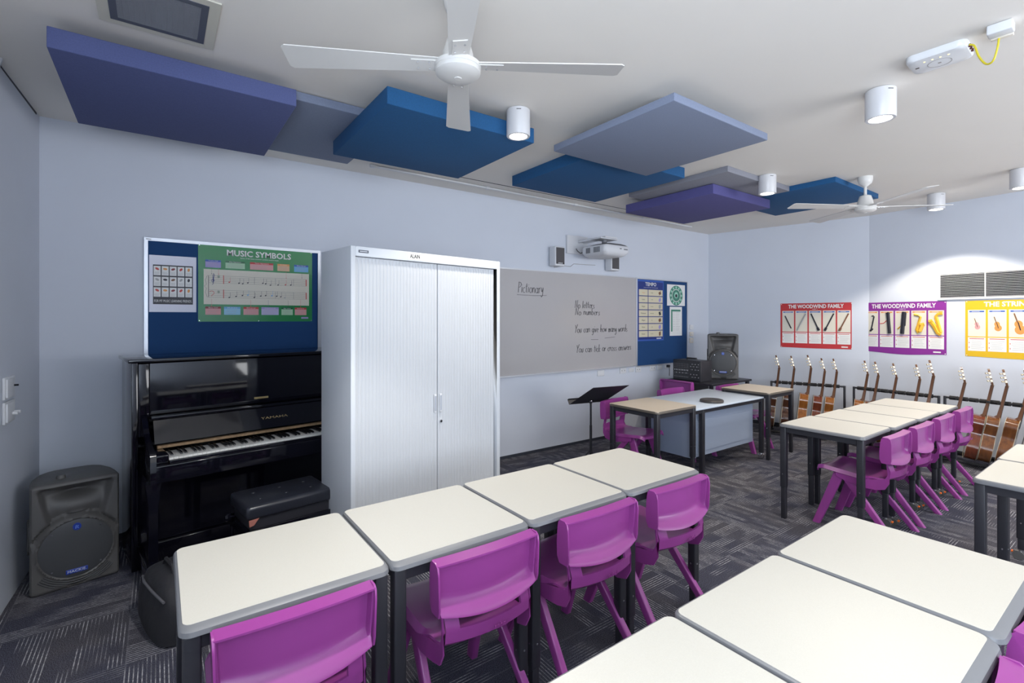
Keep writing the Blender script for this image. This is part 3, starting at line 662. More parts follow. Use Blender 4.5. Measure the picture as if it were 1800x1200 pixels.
def music_stand():
    bx,by=3.55,3.54; t=thing('music_stand','black music stand by the whiteboard wall, its desk tilted away','music stand',(bx,by,0))
    rt=Vector((.810,-.586,0)); fw_=Vector((.586,.810,0)); up=Vector((0,0,1)); c=Vector((0,0,.675))
    b=(rt*.385+fw_*.18); u=rt*.20-fw_*.26+up*.205; u=u
    n=b.cross(u).normalized(); o=c-b*.49-u*.18; m=MB()
    def slab(p,b,u,th,m_,mm): q=n*th; V=[p,p+b,p+b+u,p+u,p+q,p+b+q,p+b+u+q,p+u+q]; mm.add(V,[(0,3,2,1),(4,5,6,7),(0,1,5,4),(1,2,6,5),(2,3,7,6),(3,0,4,7)],m_)
    bb=b*1.0; k=u*1.0
    V=[o,o+bb,o+bb+k,o+k*.97+bb*.06,o+k*.85+bb*.0]; slab(o,bb,k,.0025,blk,m); dkk=m.build('desk',t)
    sgn=1 if n.z>0 else -1; m=MB(); lip=n*sgn*.055; V=[o,o+bb,o+bb+lip,o+lip]; th=-u.normalized()*.003; V+=[v+th for v in V]; m.add(V,[(0,3,2,1),(4,5,6,7),(0,1,5,4),(1,2,6,5),(2,3,7,6),(3,0,4,7)],blk)
    V=[o+lip,o+bb+lip,o+bb+lip+u.normalized()*.018,o+lip+u.normalized()*.018]; V+=[v+n*.002 for v in V]; m.add(V,[(0,3,2,1),(4,5,6,7),(0,1,5,4),(1,2,6,5),(2,3,7,6),(3,0,4,7)],blk); m.build('ledge',dkk)
    m=MB(); m.cyl((0,0,.10),(0,0,.42),.013,blk); m.cyl((0,0,.40),(0,0,.655),.010,blk); m.build('pole',t)
    m=MB(); m.cyl((0,0,.64),(0,0,.675),.014,blk); m.lathe([(.002,-.012),(.010,-.008),(.013,0),(.010,.008),(.002,.012)],chrome,n=16,M=T(0,0,.683)-Matrix.Diagonal((0,0,0,0)) if False else T(-.012,-.016,.668)); m.build('tilt_knob',t)
    for k_ in range(3):
        a=2*PI*k_/3+.5; m=MB(); m.tube([(.012*math.cos(a),.012*math.sin(a),.16),(.08*math.cos(a),.08*math.sin(a),.09),(.24*math.cos(a),.24*math.sin(a),.012)],.008,blk); m.build('leg',t)
music_stand()

# ------------------------------------------------------------------ wall boards
def fx(M,x,z,y=0): return M@T(x,y,z)
def RB(mb,M,x0,x1,z0,z1,m,d=.0006,y=0):   # thin raised printed patch on a board, local x right, z up, -y out
    mb.box(x0,x1,y-d,y,z0,z1,m,M=M)
white=paint('white',(.78,.78,.77)); cream=paint('cream',(.72,.68,.58)); green=paint('green',(.02,.23,.07),.25); dgreen=paint('dark green',(.01,.13,.05),.25)
red=paint('red',(.50,.03,.035)); purplep=paint('purple',(.24,.03,.28)); yellow=paint('yellow',(.70,.44,.02)); navy=paint('navy',(.01,.03,.20)); lblue=paint('light blue',(.15,.42,.70)); pinkp=paint('pink',(.68,.34,.34)); lpur=paint('lilac',(.35,.30,.60)); lgrn=paint('mint',(.40,.62,.42)); inkp=paint('ink',(.02,.02,.03)); grey=paint('grey',(.38,.38,.38)); blue=paint('blue',(.03,.10,.42)); orp=paint('orange',(.70,.30,.08)); redp=paint('scarlet',(.55,.06,.05)); brown=paint('brown',(.20,.09,.05)); goldp=paint('golden',(.80,.45,.04)); dred=paint('maroon',(.25,.03,.04)); teal=paint('teal green',(.05,.22,.15))
def framed(mb,x0,x1,z0,z1,fw_,m,dp=.018):
    for a,b,c,d in((x0,x1,z0,z0+fw_),(x0,x1,z1-fw_,z1),(x0,x0+fw_,z0+fw_,z1-fw_),(x1-fw_,x1,z0+fw_,z1-fw_)): mb.box(a,b,-dp,-.0005,c,d,m)
t=thing('pinboard','navy pinboard with pale metal frame above the piano','pinboard',(0,D,0))
m=MB(); framed(m,-.085,1.10,1.18,2.07,.022,alu); m.build('frame',t); m=MB(); m.box(-.062,1.077,-.010,-.001,1.203,2.047,pin); m.build('felt_panel',t)
m=MB(); m.box(-.075,-.045,-.0186,-.0181,2.055,2.062,grey); m.build('maker_label',t)
t=thing('pinboard','navy pinboard right of the whiteboard in the corner','pinboard',(0,D,0))
m=MB(); framed(m,5.125,6.255,.858,2.045,.016,alu); m.build('frame',t); m=MB(); m.box(5.142,6.238,-.010,-.001,.875,2.028,pin); m.build('felt_panel',t)
def stroke_font():
    G={}
    def arc(cx,cy,rx,ry,a0,a1,n=8): return [(cx+rx*math.cos(math.radians(a0+(a1-a0)*i/n)),cy+ry*math.sin(math.radians(a0+(a1-a0)*i/n))) for i in range(n+1)]
    o=arc(.25,.25,.22,.25,90,450,12)
    G['P']=([[(.05,0),(.08,1)],[(.0,.95)]+arc(.2,.75,.25,.23,80,-90)+[(.08,.5)]],.5)
    G['N']=([[(.02,0),(.06,1),(.42,.02),(.5,1.05)]],.62); G['Y']=([[(.0,1),(.22,.5)],[(.5,1.05),(.22,.5),(.12,-.05)]],.5)
    G['i']=([[(.1,.5),(.09,0)],[(.12,.7),(.13,.74)]],.24); G['c']=([arc(.25,.25,.22,.25,50,310)],.48); G['t']=([[(.15,.85),(.13,.1),(.25,.0)],[(-.02,.55),(.33,.58)]],.38)
    G['o']=([o],.56); G['n']=([[(.03,.5),(.05,0)],[(.05,.3)]+arc(.22,.3,.15,.2,150,0)+[(.38,0)]],.5); G['a']=([arc(.22,.25,.2,.25,30,330),[(.42,.5),(.42,.05),(.48,0)]],.56)
    G['r']=([[(.04,.5),(.05,0)],[(.05,.28),(.16,.46),(.3,.48)]],.38); G['y']=([[(.03,.5),(.12,.12),(.22,.08),(.36,.5)],[(.36,.5),(.34,-.25),(.18,-.42),(.03,-.3)]],.48)
    G['l']=([[(.08,1),(.07,0)]],.22); G['e']=([[(.05,.27),(.42,.3)]+arc(.24,.26,.2,.24,10,310)],.5); G['s']=([[(.32,.46),(.12,.48),(.06,.34),(.28,.2),(.27,.04),(.04,.02)]],.42)
    G['u']=([[(.04,.5),(.06,.1),(.18,0),(.32,.08),(.36,.5)],[(.36,.5),(.38,0)]],.5); G['m']=([[(.03,.5),(.05,0)],[(.05,.3),(.14,.48),(.24,.42),(.25,0)],[(.25,.3),(.36,.48),(.46,.4),(.47,0)]],.6)
    G['b']=([[(.05,1),(.05,0)],arc(.22,.25,.18,.24,160,-160)],.5); G['g']=([arc(.2,.27,.17,.22,30,330),[(.38,.5),(.37,-.2),(.22,-.38),(.05,-.28)]],.5); G['v']=([[(.02,.5),(.16,0),(.34,.52)]],.42)
    G['h']=([[(.05,1),(.05,0)],[(.05,.3),(.2,.5),(.33,.4),(.34,0)]],.48); G['w']=([[(.02,.5),(.12,0),(.24,.4),(.36,0),(.48,.52)]],.58); G['d']=([arc(.2,.25,.18,.25,30,330),[(.4,1.0),(.4,0)]],.52)
    G['k']=([[(.06,1),(.05,0)],[(.34,.5),(.07,.22),(.36,0)]],.44); G[' ']=([],.42)
    return G
G=stroke_font()
def hand(mb,txt,x,z,h,width,m,y=-.0192,r=.0032,rise=0):
    tot=sum(G[c][1] for c in txt); k=width/tot; cx=x
    for c in txt:
        for st in G[c][0]:
            jz=random.uniform(-.004,.004); P=[(cx+(p[0]+.12*p[1])*k,y,z+p[1]*h+jz+rise*(cx-x)) for p in st]; mb.tube(P,r,m,n=4)
        cx+=G[c][1]*k
t=thing('whiteboard','wide whiteboard with handwritten game rules in black marker','whiteboard',(0,D,0))
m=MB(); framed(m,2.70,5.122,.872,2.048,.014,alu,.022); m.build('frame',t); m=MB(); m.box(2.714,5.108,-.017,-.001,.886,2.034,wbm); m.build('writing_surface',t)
m=MB(); m.box(2.75,5.05,-.045,-.0225,.874,.882,alu); m.build('pen_tray',t)
for args in (('Pictionary',3.165,1.79,.115,.36),('No letters',4.01,1.628,.088,.33),('No numbers',4.015,1.545,.085,.42),('You can give how many words',4.01,1.335,.09,.93),('You can tick or cross answers',4.035,1.095,.09,.98)):
    m=MB(); hand(m,args[0],args[1],args[2],args[3],args[4],ink,r=.0026); m.build('handwritten_line',t)
for pts in (((3.155,1.762),(3.40,1.757),(3.57,1.765)),((4.28,1.245),(4.40,1.243)),((4.52,1.258),(4.70,1.268))):
    m=MB(); m.tube([(x,-.0192,z) for x,z in pts],.0026,ink,n=4); m.build('underline',t)

def poster(name,label,cat,M,w_,h_,base,draw,group=None,bend=0):
    t=thing(name,label,cat,group=group); t.matrix_basis=M
    m=MB(); n=18; V=[]
    for i in range(n+1):
        x=w_*i/n
        for z in(0,.04*h_,h_):
            b=-bend*(math.sin(PI*i/n)**2) if z==0 else (-bend*.4*(math.sin(PI*i/n)**2) if z<h_*.5 else 0)
            V.append((x,-.0012,z+b))
    V+= [(v[0],v[1]+.0009,v[2]) for v in V]; k=3*(n+1); F=[]
    for i in range(n):
        for j in range(2): a=i*3+j; F.append((a,a+3,a+4,a+1)); F.append((k+a,k+a+1,k+a+4,k+a+3))
        a=i*3; F.append((a,k+a,k+a+3,a+3)); a+=2; F.append((a,a+3,k+a+3,k+a))
    for a in(0,1): F.append((a,a+1,k+a+1,k+a)); b=n*3+a; F.append((b,k+b,k+b+1,b+1))
    m.add(V,F,base); m.build('paper',t)
    m=MB(); draw(m); m.build('printing',t); 
    return t
Y1=-.0013
def box2(m,x0,x1,z0,z1,mm,lay=1): m.box(x0,x1,Y1-.0003*lay,Y1+.0001,z0,z1,mm)
def txt(m,s,x,z,size,mm,fit=None,lay=3,align='CENTER',offset=.0): m.text(s,size,mm,T(x,Y1-.0003*lay,z)@RX(PI/2),depth=.00015,fit=fit,align=align,offset=offset)
def lines(m,x0,x1,z0,z1,n,mm,h=.0016,lay=3):
    for i in range(n):
        z=z1-(z1-z0)*(i+.5)/n; box2(m,x0+random.uniform(0,.1)*(x1-x0),x1-random.uniform(.0,.25)*(x1-x0),z-h/2,z+h/2,mm,lay)
def draw_music(m):
    W_=.80;Hh=.574
    txt(m,'MUSIC SYMBOLS',.41,.520,.062,grey,fit=.452,lay=2,offset=.0018); txt(m,'MUSIC SYMBOLS',.408,.522,.062,white,fit=.45,lay=4)
    txt(m,'Some of the most common symbols used in music',.41,.487,.013,white,fit=.27)
    box2(m,.035,.775,.13,.392,cream,1)
    top=[(.045,.10,blue,lpur),(.175,.13,dgreen,lgrn),(.34,.165,red,pinkp),(.535,.09,orp,paint('peach',(.7,.45,.28))),(.66,.11,blue,lblue)]
    names=['Treble Clef','Key Signature','Time Signature','Accidental','Barline']
    for (x,w_,c1,c2),nm in zip(top,names): box2(m,x,x+w_,.405,.448,c2,1); box2(m,x,x+w_,.448,.462,c1,1); txt(m,nm,x+w_/2,.455,.010,white,fit=w_*.6); lines(m,x+.008,x+w_-.008,.41,.445,4,grey)
    bot=[(.045,.10,dred,pinkp,'Bass Clef'),(.165,.11,lblue,paint('sky',(.3,.6,.8)),'Rest'),(.295,.105,red,pinkp,'Sharp'),(.42,.125,lpur,paint('pale lilac',(.5,.48,.7)),'Natural'),(.565,.085,dgreen,lgrn,'Bar Line'),(.665,.09,red,pinkp,'Double Bar Line')]
    for x,w_,c1,c2,nm in bot: box2(m,x,x+w_,.052,.098,c2,1); box2(m,x,x+w_,.098,.113,c1,1); txt(m,nm,x+w_/2,.105,.010,white,fit=w_*.6); lines(m,x+.008,x+w_-.008,.056,.094,3,grey)
    box2(m,.715,.77,.022,.036,lpur,1)
    for z0 in(.290,.182):
        for k in range(5): box2(m,.065,.755,z0+.0135*k,z0+.0135*k+.0012,inkp,2)
        for x in(.37,.52,.655): box2(m,x,x+.0015,z0,z0+.055,inkp,2)
        box2(m,.16,.165,z0-.005,z0+.06,redp,3); box2(m,.750,.757,z0,z0+.055,redp,3)
    box2(m,.064,.067,.182,.345,inkp,2)
    m.tube([(.058,Y1-.0008,.182),(.045,Y1-.0008,.22),(.052,Y1-.0008,.25),(.038,Y1-.0008,.264),(.052,Y1-.0008,.278),(.045,Y1-.0008,.31),(.058,Y1-.0008,.345)],.0012,inkp,n=4)
    # clefs
    m.tube([(.093+.011*math.cos(a)*(1-a/12),Y1-.0008,.305+.013*math.sin(a)*(1-a/14)) for a in [i*.5 for i in range(14)]]+[(.098,Y1-.0008,.33),(.104,Y1-.0008,.352),(.098,Y1-.0008,.362),(.093,Y1-.0008,.345),(.096,Y1-.0008,.285),(.088,Y1-.0008,.278)],.0017,navy,n=4)
    m.tube([(.085+.016*math.cos(a),Y1-.0008,.215+.015*math.sin(a)) for a in [2.6-i*.4 for i in range(11)]]+[(.085,Y1-.0008,.190)],.002,redp,n=4)
    for x,z in((.13,.338),(.13,.224)):
        for d in(-.003,.003): box2(m,x+d-.0007,x+d+.0007,z-.012,z+.012,dgreen,3); box2(m,x-.008,x+.008,z+d*1.2-.0012,z+d*1.2+.0012,dgreen,3)
    for i,(x,z,c) in enumerate(((.20,.300,redp),(.265,.295,inkp),(.29,.292,inkp),(.325,.300,inkp),(.43,.302,inkp),(.45,.298,inkp),(.485,.289,inkp),(.54,.292,inkp),(.595,.296,redp),(.635,.296,inkp),(.20,.184,inkp),(.245,.193,inkp),(.288,.201,inkp),(.37,.188,inkp),(.415,.2,inkp),(.45,.205,inkp),(.53,.202,inkp),(.56,.198,inkp),(.59,.192,grey),(.495,.205,lblue),(.325,.205,lblue))):
        m.lathe([(.0062,0),(.0062,.0006),(.001,.0007)],c,n=12,M=T(x,Y1-.0003,z)@RX(PI/2)@RZ(.4),sy=.72); box2(m,x+.0052,x+.0066,z,z+.038,c,3)
    for x,z0,z1,c in((.085,.352,.405,inkp),(.13,.352,.40,redp),(.60,.345,.40,redp),(.72,.352,.395,inkp),(.085,.113,.17,redp),(.345,.113,.17,redp),(.47,.113,.17,navy),(.615,.113,.17,inkp),(.71,.113,.18,redp)): box2(m,x-.0006,x+.0006,z0,z1,c,2); m.add([(x-.003,Y1-.0008,z0+.008),(x+.003,Y1-.0008,z0+.008),(x,Y1-.0008,z0)],[(0,1,2)],c)
    for x,z in((.008,.566),(.792,.566),(.008,.008),(.792,.008),(.40,.006)): m.lathe([(.004,0),(.003,.002)],chrome,n=10,M=T(x,Y1,z)@RX(PI/2))
poster('music_symbols_poster','green laminated music symbols poster pinned above the piano','poster',T(.233,D-.0105,1.478),.80,.574,green,draw_music)
def draw_friends(m):
    box2(m,.022,.258,.055,.335,inkp,1)
    for i in range(5):
        for j in range(3):
            x=.026+.0465*i; z=.108+.076*j; box2(m,x,x+.040,z,z+.066,white,2); c=[redp,brown,orp,grey,dred,inkp][(i*2+j*3)%6]
            m.lathe([(.0125,0),(.011,.0004),(.001,.0005)],c,n=14,M=T(x+.02,Y1-.0006,z+.046)@RX(PI/2)@RZ(i*.5-.6),sy=.6); lines(m,x+.004,x+.038,z+.004,z+.026,3,grey,h=.0018,lay=3)
    txt(m,'FOR MY MUSIC LEARNING FRIENDS.',.140,.078,.026,white,fit=.222,lay=3)
poster('friends_poster','glossy white sheet with rows of small food pictures on the pinboard','poster',T(-.057,D-.0105,1.548),.279,.402,paint('lilac white',(.66,.66,.76),.12),draw_friends)
def draw_tempo(m):
    box2(m,.012,.54,.02,.80,navy,1); txt(m,'TEMPO',.277,.765,.068,white,fit=.23,lay=3,offset=.001); txt(m,'Terms used to show how fast to play',.277,.722,.014,white,fit=.30)
    nm=['Largo','Lento','Adagio','Moderato','Allegro','Vivace','Presto']; pc=[brown,lpur,grey,inkp,brown,lpur,brown]
    for k in range(7):
        z=.612-.093*k; box2(m,.03,.212,z,z+.082,paint('pale sand',(.66,.60,.44)),2); box2(m,.225,.53,z,z+.082,paint('pale sand',(.66,.60,.44)),2)
        txt(m,nm[k],.121,z+.04,.026,orp if k==0 else inkp); txt(m,['broadly','slowly','leisurely','moderately','fast','lively','very fast'][k],.30,z+.04,.016,inkp)
        m.lathe([(.030,0),(.02,.0006),(.001,.0007)],pc[k],n=9,M=T(.47,Y1-.0006,z+.04)@RX(PI/2)@RZ(k*.8),sy=.7+.1*(k%3)); m.tube([(.455,Y1-.0009,z+.01),(.465,Y1-.0009,z+.05),(.49,Y1-.0009,z+.07)],.004,pc[k],n=4)
    box2(m,.40,.50,.024,.036,white,2)
poster('tempo_poster','blue tempo chart with seven cream rows on the corner pinboard','poster',T(5.146,D-.0105,1.20),.553,.825,blue,draw_tempo)
def draw_circle(m):
    m.lathe([(.152,0),(.152,.0005),(.100,.0005),(.100,0)],teal,n=48,M=T(.208,Y1-.0001,.145)@RX(PI/2),sy=.93,cap=False); m.lathe([(.090,0),(.090,.0006),(.001,.0006)],teal,n=40,M=T(.208,Y1-.0003,.145)@RX(PI/2),sy=.93)
    for k in range(12): a=2*PI*k/12; m.lathe([(.018,0),(.001,.0009)],paint('pale mint',(.35,.62,.5)),n=12,M=T(.208+.124*math.cos(a),Y1-.0007,.145+.116*math.sin(a))@RX(PI/2))
    m.lathe([(.045,0),(.001,.001)],paint('pale mint',(.35,.62,.5)),n=20,M=T(.208,Y1-.0009,.15)@RX(PI/2)); m.lathe([(.025,0),(.001,.001)],inkp,n=16,M=T(.208,Y1-.0018,.142)@RX(PI/2))
poster('circle_chart','white sheet with a round green chart on the corner pinboard','poster',T(5.778,D-.0105,1.685),.415,.30,white,draw_circle)
def draw_list(m):
    box2(m,.03,.062,.06,.345,teal,1); box2(m,.03,.25,.345,.372,teal,1)
    for k in range(11): z=.33-.025*k; box2(m,.075,.12,z,z+.003,grey,1); box2(m,.135,.235-.01*(k%4),z,z+.003,grey,1)
poster('list_sheet','white sheet with a green bordered list, below the round chart','poster',T(5.838,D-.0105,1.258),.285,.412,white,draw_list)

# right wall helpers : frame on a wall segment, local x to the right (towards -Y), local -y out of the wall
def wallM(P,Q,y,z):
    P=Vector(P);Q=Vector(Q); d=(Q-P).normalized(); k=(y-P.y)/(Q.y-P.y); p=P+(Q-P)*k
    nrm=Vector((d.y,-d.x)) ; 
    if nrm.x>0: nrm=-nrm
    X=Vector((d.x,d.y,0)); Yv=Vector((-nrm.x,-nrm.y,0)); Zv=Vector((0,0,1))
    M=Matrix((( X.x,Yv.x,0,p.x),(X.y,Yv.y,0,p.y),(0,0,1,z),(0,0,0,1))); return M
def instr(m,kind,cx,cz,s,c):
    y=Y1-.0012
    def tb(P,r,mm): m.tube([(cx+a*s*.62,y,cz+b*s) for a,b in P],r*s*.8,mm,n=5)
    if kind=='stick': tb([(-.30,.42),(.30,-.42)],.045,c)
    if kind=='stick2': tb([(.35,.48),(-.35,-.48)],.05,grey); tb([(.30,.40),(-.30,-.42)],.022,c)
    if kind=='clar': tb([(-.32,.48),(.25,-.38)],.045,c); tb([(.2,-.30),(.30,-.46)],.085,c)
    if kind=='clar2': tb([(.34,.48),(-.28,-.38)],.045,c); tb([(-.22,-.3),(-.34,-.46)],.08,c)
    if kind=='bassc': tb([(.02,.44),(.15,.48),(.22,.42),(-.02,-.36),(-.12,-.46)],.045,c); tb([(-.12,-.46),(-.02,-.40),(.1,-.30)],.07,c)
    if kind=='bassoon': tb([(.10,.55),(.22,-.5)],.095,c); tb([(.0,.5),(.12,.55),(.22,.5)],.07,c); tb([(-.45,.0),(-.2,.02),(0,.15),(.08,.1)],.025,redp)
    if kind=='contra': tb([(.12,.6),(.0,-.5)],.11,c); tb([(.22,.55),(.15,-.1)],.06,c); tb([(-.28,-.25),(-.02,-.05),(.05,-.45)],.05,goldp); tb([(.05,.3),(.18,.3)],.05,goldp); tb([(-.02,-.1),(.12,-.1)],.05,goldp)
    if kind=='sax': tb([(-.30,.46),(.0,.42),(.12,.34),(-.02,.0),(-.14,-.28),(-.05,-.42),(.12,-.34)],.07,c); tb([(.06,-.36),(.18,-.16),(.26,0)],.12,c); tb([(.1,-.05),(.36,.0)],.10,c)
    if kind=='bari': tb([(.4,.5),(.1,.46),(.0,.36),(.15,-.05),(.28,-.4)],.09,c); tb([(.3,-.5),(.12,-.42),(-.1,-.1),(-.3,.1)],.11,c); tb([(-.42,.1),(-.2,.16)],.11,c)
    if kind=='viol':
        mm=c; tb([(-.22,.48),(-.05,.1)],.03,brown); m.lathe([(.13*s,0),(.001,.001)],mm,n=18,M=T(cx+.0*s,y,cz+.02*s)@RX(PI/2),sy=1.2); m.lathe([(.17*s,0),(.001,.001)],mm,n=18,M=T(cx+.05*s,y,cz-.22*s)@RX(PI/2),sy=1.15); tb([(-.02,.1),(.1,-.24)],.025,inkp)
def family(head,sub,kinds,cols,hdr):
    def f(m):
        W_=.83;Hh=.60
        txt(m,head,W_/2 if len(head)>17 else .45,.555,.070,white,fit=.64 if 'WOOD' in head else .60,lay=3,offset=.002)
        if sub: txt(m,sub,W_/2,.518,.020,white)
        n=len(kinds); gap=.017; cw=(W_-gap*(n+1)-.01)/n
        for i,k in enumerate(kinds):
            x=gap+.005+i*(cw+gap); box2(m,x,x+cw,.215,.50,cream if i>=0 else white,1); box2(m,x,x+cw,.06,.205,white,1)
            box2(m,x+.012,x+cw-.012,.475,.49,hdr,2); lines(m,x+.03,x+cw-.03,.477,.488,1,white,h=.003)
            box2(m,x+.012,x+cw-.012,.188,.195,redp,2); lines(m,x+.02,x+cw-.01,.075,.175,6,grey,h=.0022)
            for q in range(2): box2(m,x+.008,x+.013,.09+.05*q,.105+.05*q,redp,2)
            s=.24*([.55,.7,1,1,1][i] if k=='viol' else (.85 if i==0 else 1)); instr(m,k,x+cw/2,.345,s,cols[i])
        if sub: box2(m,W_-.12,W_-.05,.018,.034,white,1)
        for x,z in((.012,.59),(W_-.012,.59),(.012,.01),(W_-.012,.01)): m.lathe([(.005,0),(.004,.0015)],white,n=8,M=T(x,Y1,z)@RX(PI/2))
    return f
poster('woodwind_poster','red woodwind family poster, part one, nearest the room corner','poster',wallM(A0,A1,3.305,1.108)@T(0,-.001,0),.82,.602,red,family('THE WOODWIND FAMILY','PART 1',['stick','stick2','clar','clar2','clar2'],[inkp,grey,inkp,inkp,brown],blue),'instrument family posters',bend=.004)
poster('woodwind_poster','purple woodwind family poster, part two, with bassoon and saxophones','poster',wallM(A1,A2,2.390,1.095)@T(0,-.001,0),.83,.605,purplep,family('THE WOODWIND FAMILY','PART 2',['bassc','bassoon','contra','sax','bari'],[inkp,inkp,inkp,goldp,goldp],orp),'instrument family posters',bend=.02)
poster('string_poster','yellow string family poster under the wall grille, cut by the right edge','poster',wallM(A1,A2,1.405,1.095)@T(0,-.001,0),.83,.60,yellow,family('THE STRING FAMILY','',['viol','viol','viol','viol','viol'],[pinkp,orp,orp,brown,brown],blue),'instrument family posters',bend=.008)
def wall_grille():
    M=wallM(A1,A2,1.640,1.712); t=thing('wall_grille','wide white louvred air grille high on the right wall','grille'); t.matrix_basis=M; W_=.80;Hh=.30; vm=mat('grille off white',(.66,.66,.67),.4)
    m=MB(); framed(m,0,W_,0,Hh,.022,vm,.016); m.box(W_/2-.004,W_/2+.004,-.014,-.001,.022,Hh-.022,vm); m.build('frame',t)
    m=MB(); m.box(.022,W_-.022,-.003,-.001,.022,Hh-.022,mat('vent black',(.015,.017,.025),.8)); m.build('backing',t)
    for a,b in((.022,W_/2-.004),(W_/2+.004,W_-.022)):
        for k in range(15):
            z=.030+k*.0171; m=MB(); m.box(a,b,-.005,.004,-.0015,.0015,vm,M=T(0,-.009,z)@RX(math.radians(4))); m.build('louvre',t)
wall_grille()
# projector and its speakers
def projector():
    t=thing('short_throw_projector','white short throw projector on a wall arm above the whiteboard','projector',(4.21,D,2.27)); gw=mat('projector white',(.66,.67,.70),.4); gg=mat('projector grey',(.16,.165,.18),.45)
    m=MB(); m.box(-.33,.0,-.028,-.001,.0,.215,gw,bev=.003); m.build('wall_plate',t)
    m=MB(); m.box(-.16,-.13,-.40,-.028,.135,.160,gw,bev=.003); m.box(-.08,-.05,-.40,-.028,.135,.160,gw,bev=.003); m.box(-.20,.08,-.44,-.26,.135,.145,gw,bev=.003); m.cyl((-.06,-.36,.10),(-.06,-.36,.135),.03,gg); m.box(-.14,.06,-.45,-.30,.146,.165,gw,bev=.005); m.build('arm',t)
    m=MB(); R=[]
    for z,i,x1 in((-.060,.05,.12),(-.045,.02,.16),(-.01,.0,.19),(.045,.0,.20),(.060,.008,.195)): R.append([(x,y,z) for x,y in rrect(-.22+i*1.4,x1,-.52+i,-.14-i*.6,.045)])
    m.rings(R,gw); bd=m.build('body',t)
    m=MB(); R=[]
    for z,i in((.0605,.0),(.078,.02),(.090,.05)): R.append([(x,y,z) for x,y in rrect(-.16+i,.19-i,-.51+i,-.16-i,.04)])
    m.rings(R,gg); m.build('top_cover',bd)
    m=MB()
    for y0,y1 in((-.44,-.34),(-.29,-.22)):
        for k in range(6): m.box(-.2225,-.2195,y0+(y1-y0)*k/6,y0+(y1-y0)*(k+.6)/6,-.02,.04,gg)
    m.build('side_vent',bd); m=MB(); m.box(.02,.05,-.5225,-.5195,.02,.03,gg); m.box(.09,.15,-.5225,-.5195,.015,.027,gg); m.build('front_mark',bd)
    m=MB(); m.tube([(-.15,-.14,.02),(-.19,-.10,-.0),(-.22,-.08,.03),(-.20,-.04,.06)],.005,ebony,n=6); m.build('cable',t)
projector()
def wallspk(x,label):
    t=thing('wall_speaker',label,'speaker',(x,D,2.098),group='small speakers beside the projector'); gw=mat('projector white',(.66,.67,.70),.4)
    m=MB(); m.box(0,.145,-.122,-.012,0,.222,gw,bev=.012); m.build('housing',t); m=MB(); m.box(.012,.135,-.1255,-.1215,.022,.208,mat('speaker cloth',(.085,.08,.085),.8),bev=.001); gr=m.build('grille',t)
    m=MB(); m.box(.045,.10,-.013,-.001,.05,.17,gw); m.build('bracket',t)
    if x<4:
        m=MB()
        for k in range(3): m.cyl((.05+.022*k,-.130,.032),(.05+.022*k,-.1255,.032),.007,gw,n=12)
        m.build('knob',t); m=MB(); m.tube([(.04,-.05,.001),(.05,-.05,-.012),(.10,-.03,-.006),(.20,-.006,.022),(.34,-.006,.02),(.39,-.006,.055),(.75,-.006,.062)],.0035,grey,n=6); m.build('cable',t)
wallspk(3.612,'small grey fronted wall speaker left of the projector'); wallspk(4.528,'small grey fronted wall speaker below and right of the projector')
# sockets and small wall fittings
def plate(name,x,z,w_,h_,label,face=0):
    t=thing(name,label,'wall plate',(x,D,z),group='white wall plates below the boards'); m=MB(); m.box(-w_/2,w_/2,-.010,-.0008,-h_/2,h_/2,whitep,bev=.002); m.build('cover',t)
    if face:
        m=MB()
        for s in(-1,1): m.box(s*w_*.22-.006,s*w_*.22+.006,-.0125,-.0095,-.008,.008,grey)
        m.build('insert',t)
for x,z,w_,h_,l,f in((4.46,.822,.115,.07,'blank white wall plate on its own below the whiteboard, leftmost',0),(4.87,.829,.115,.075,'white wall plate with dark inserts below the whiteboard corner',1),(5.03,.826,.10,.05,'small white wall plate just right of the one with dark inserts',0),(5.17,.826,.10,.075,'white wall plate with inserts under the left edge of the corner pinboard',1),(5.47,.828,.12,.078,'white double socket under the middle of the corner pinboard',1),(5.62,.826,.10,.06,'slim white wall plate under the corner pinboard, by the plug',0)): plate('wall_socket',x,z,w_,h_,l,f)
t=thing('wall_socket','white socket with a black plug and lead beside the mixer','socket',(5.78,D,.80)); m=MB(); m.box(-.045,.045,-.01,-.0008,-.0,.075,whitep,bev=.002); m.build('cover',t); m=MB(); m.box(-.02,.02,-.05,-.011,.02,.055,blk,bev=.006); m.tube([(0,-.045,.022),(0,-.05,-.03),(.01,-.04,-.1)],.004,blk); m.build('plug',t)
for z,h_,l in((1.375,.07,'small white wall switch, topmost of three in the back corner'),(1.275,.06,'cream wall switch, middle of three in the back corner'),(1.18,.075,'cream wall box, lowest of three in the back corner')):
    t=thing('wall_switch',l,'switch',(6.36,D,z)); m=MB(); m.box(-.04,.04,-.014,-.0008,-h_/2,h_/2,whitep if z>1.3 else mat('cream plastic',(.72,.66,.58),.4),bev=.003); m.build('cover',t); m=MB(); m.box(-.012,.012,-.018,-.0135,-.012,.012,whitep,bev=.002); m.build('rocker',t)
def lwall(y): k=(y-LW0[1])/(LW1[1]-LW0[1]); return LW0[0]+(LW1[0]-LW0[0])*k
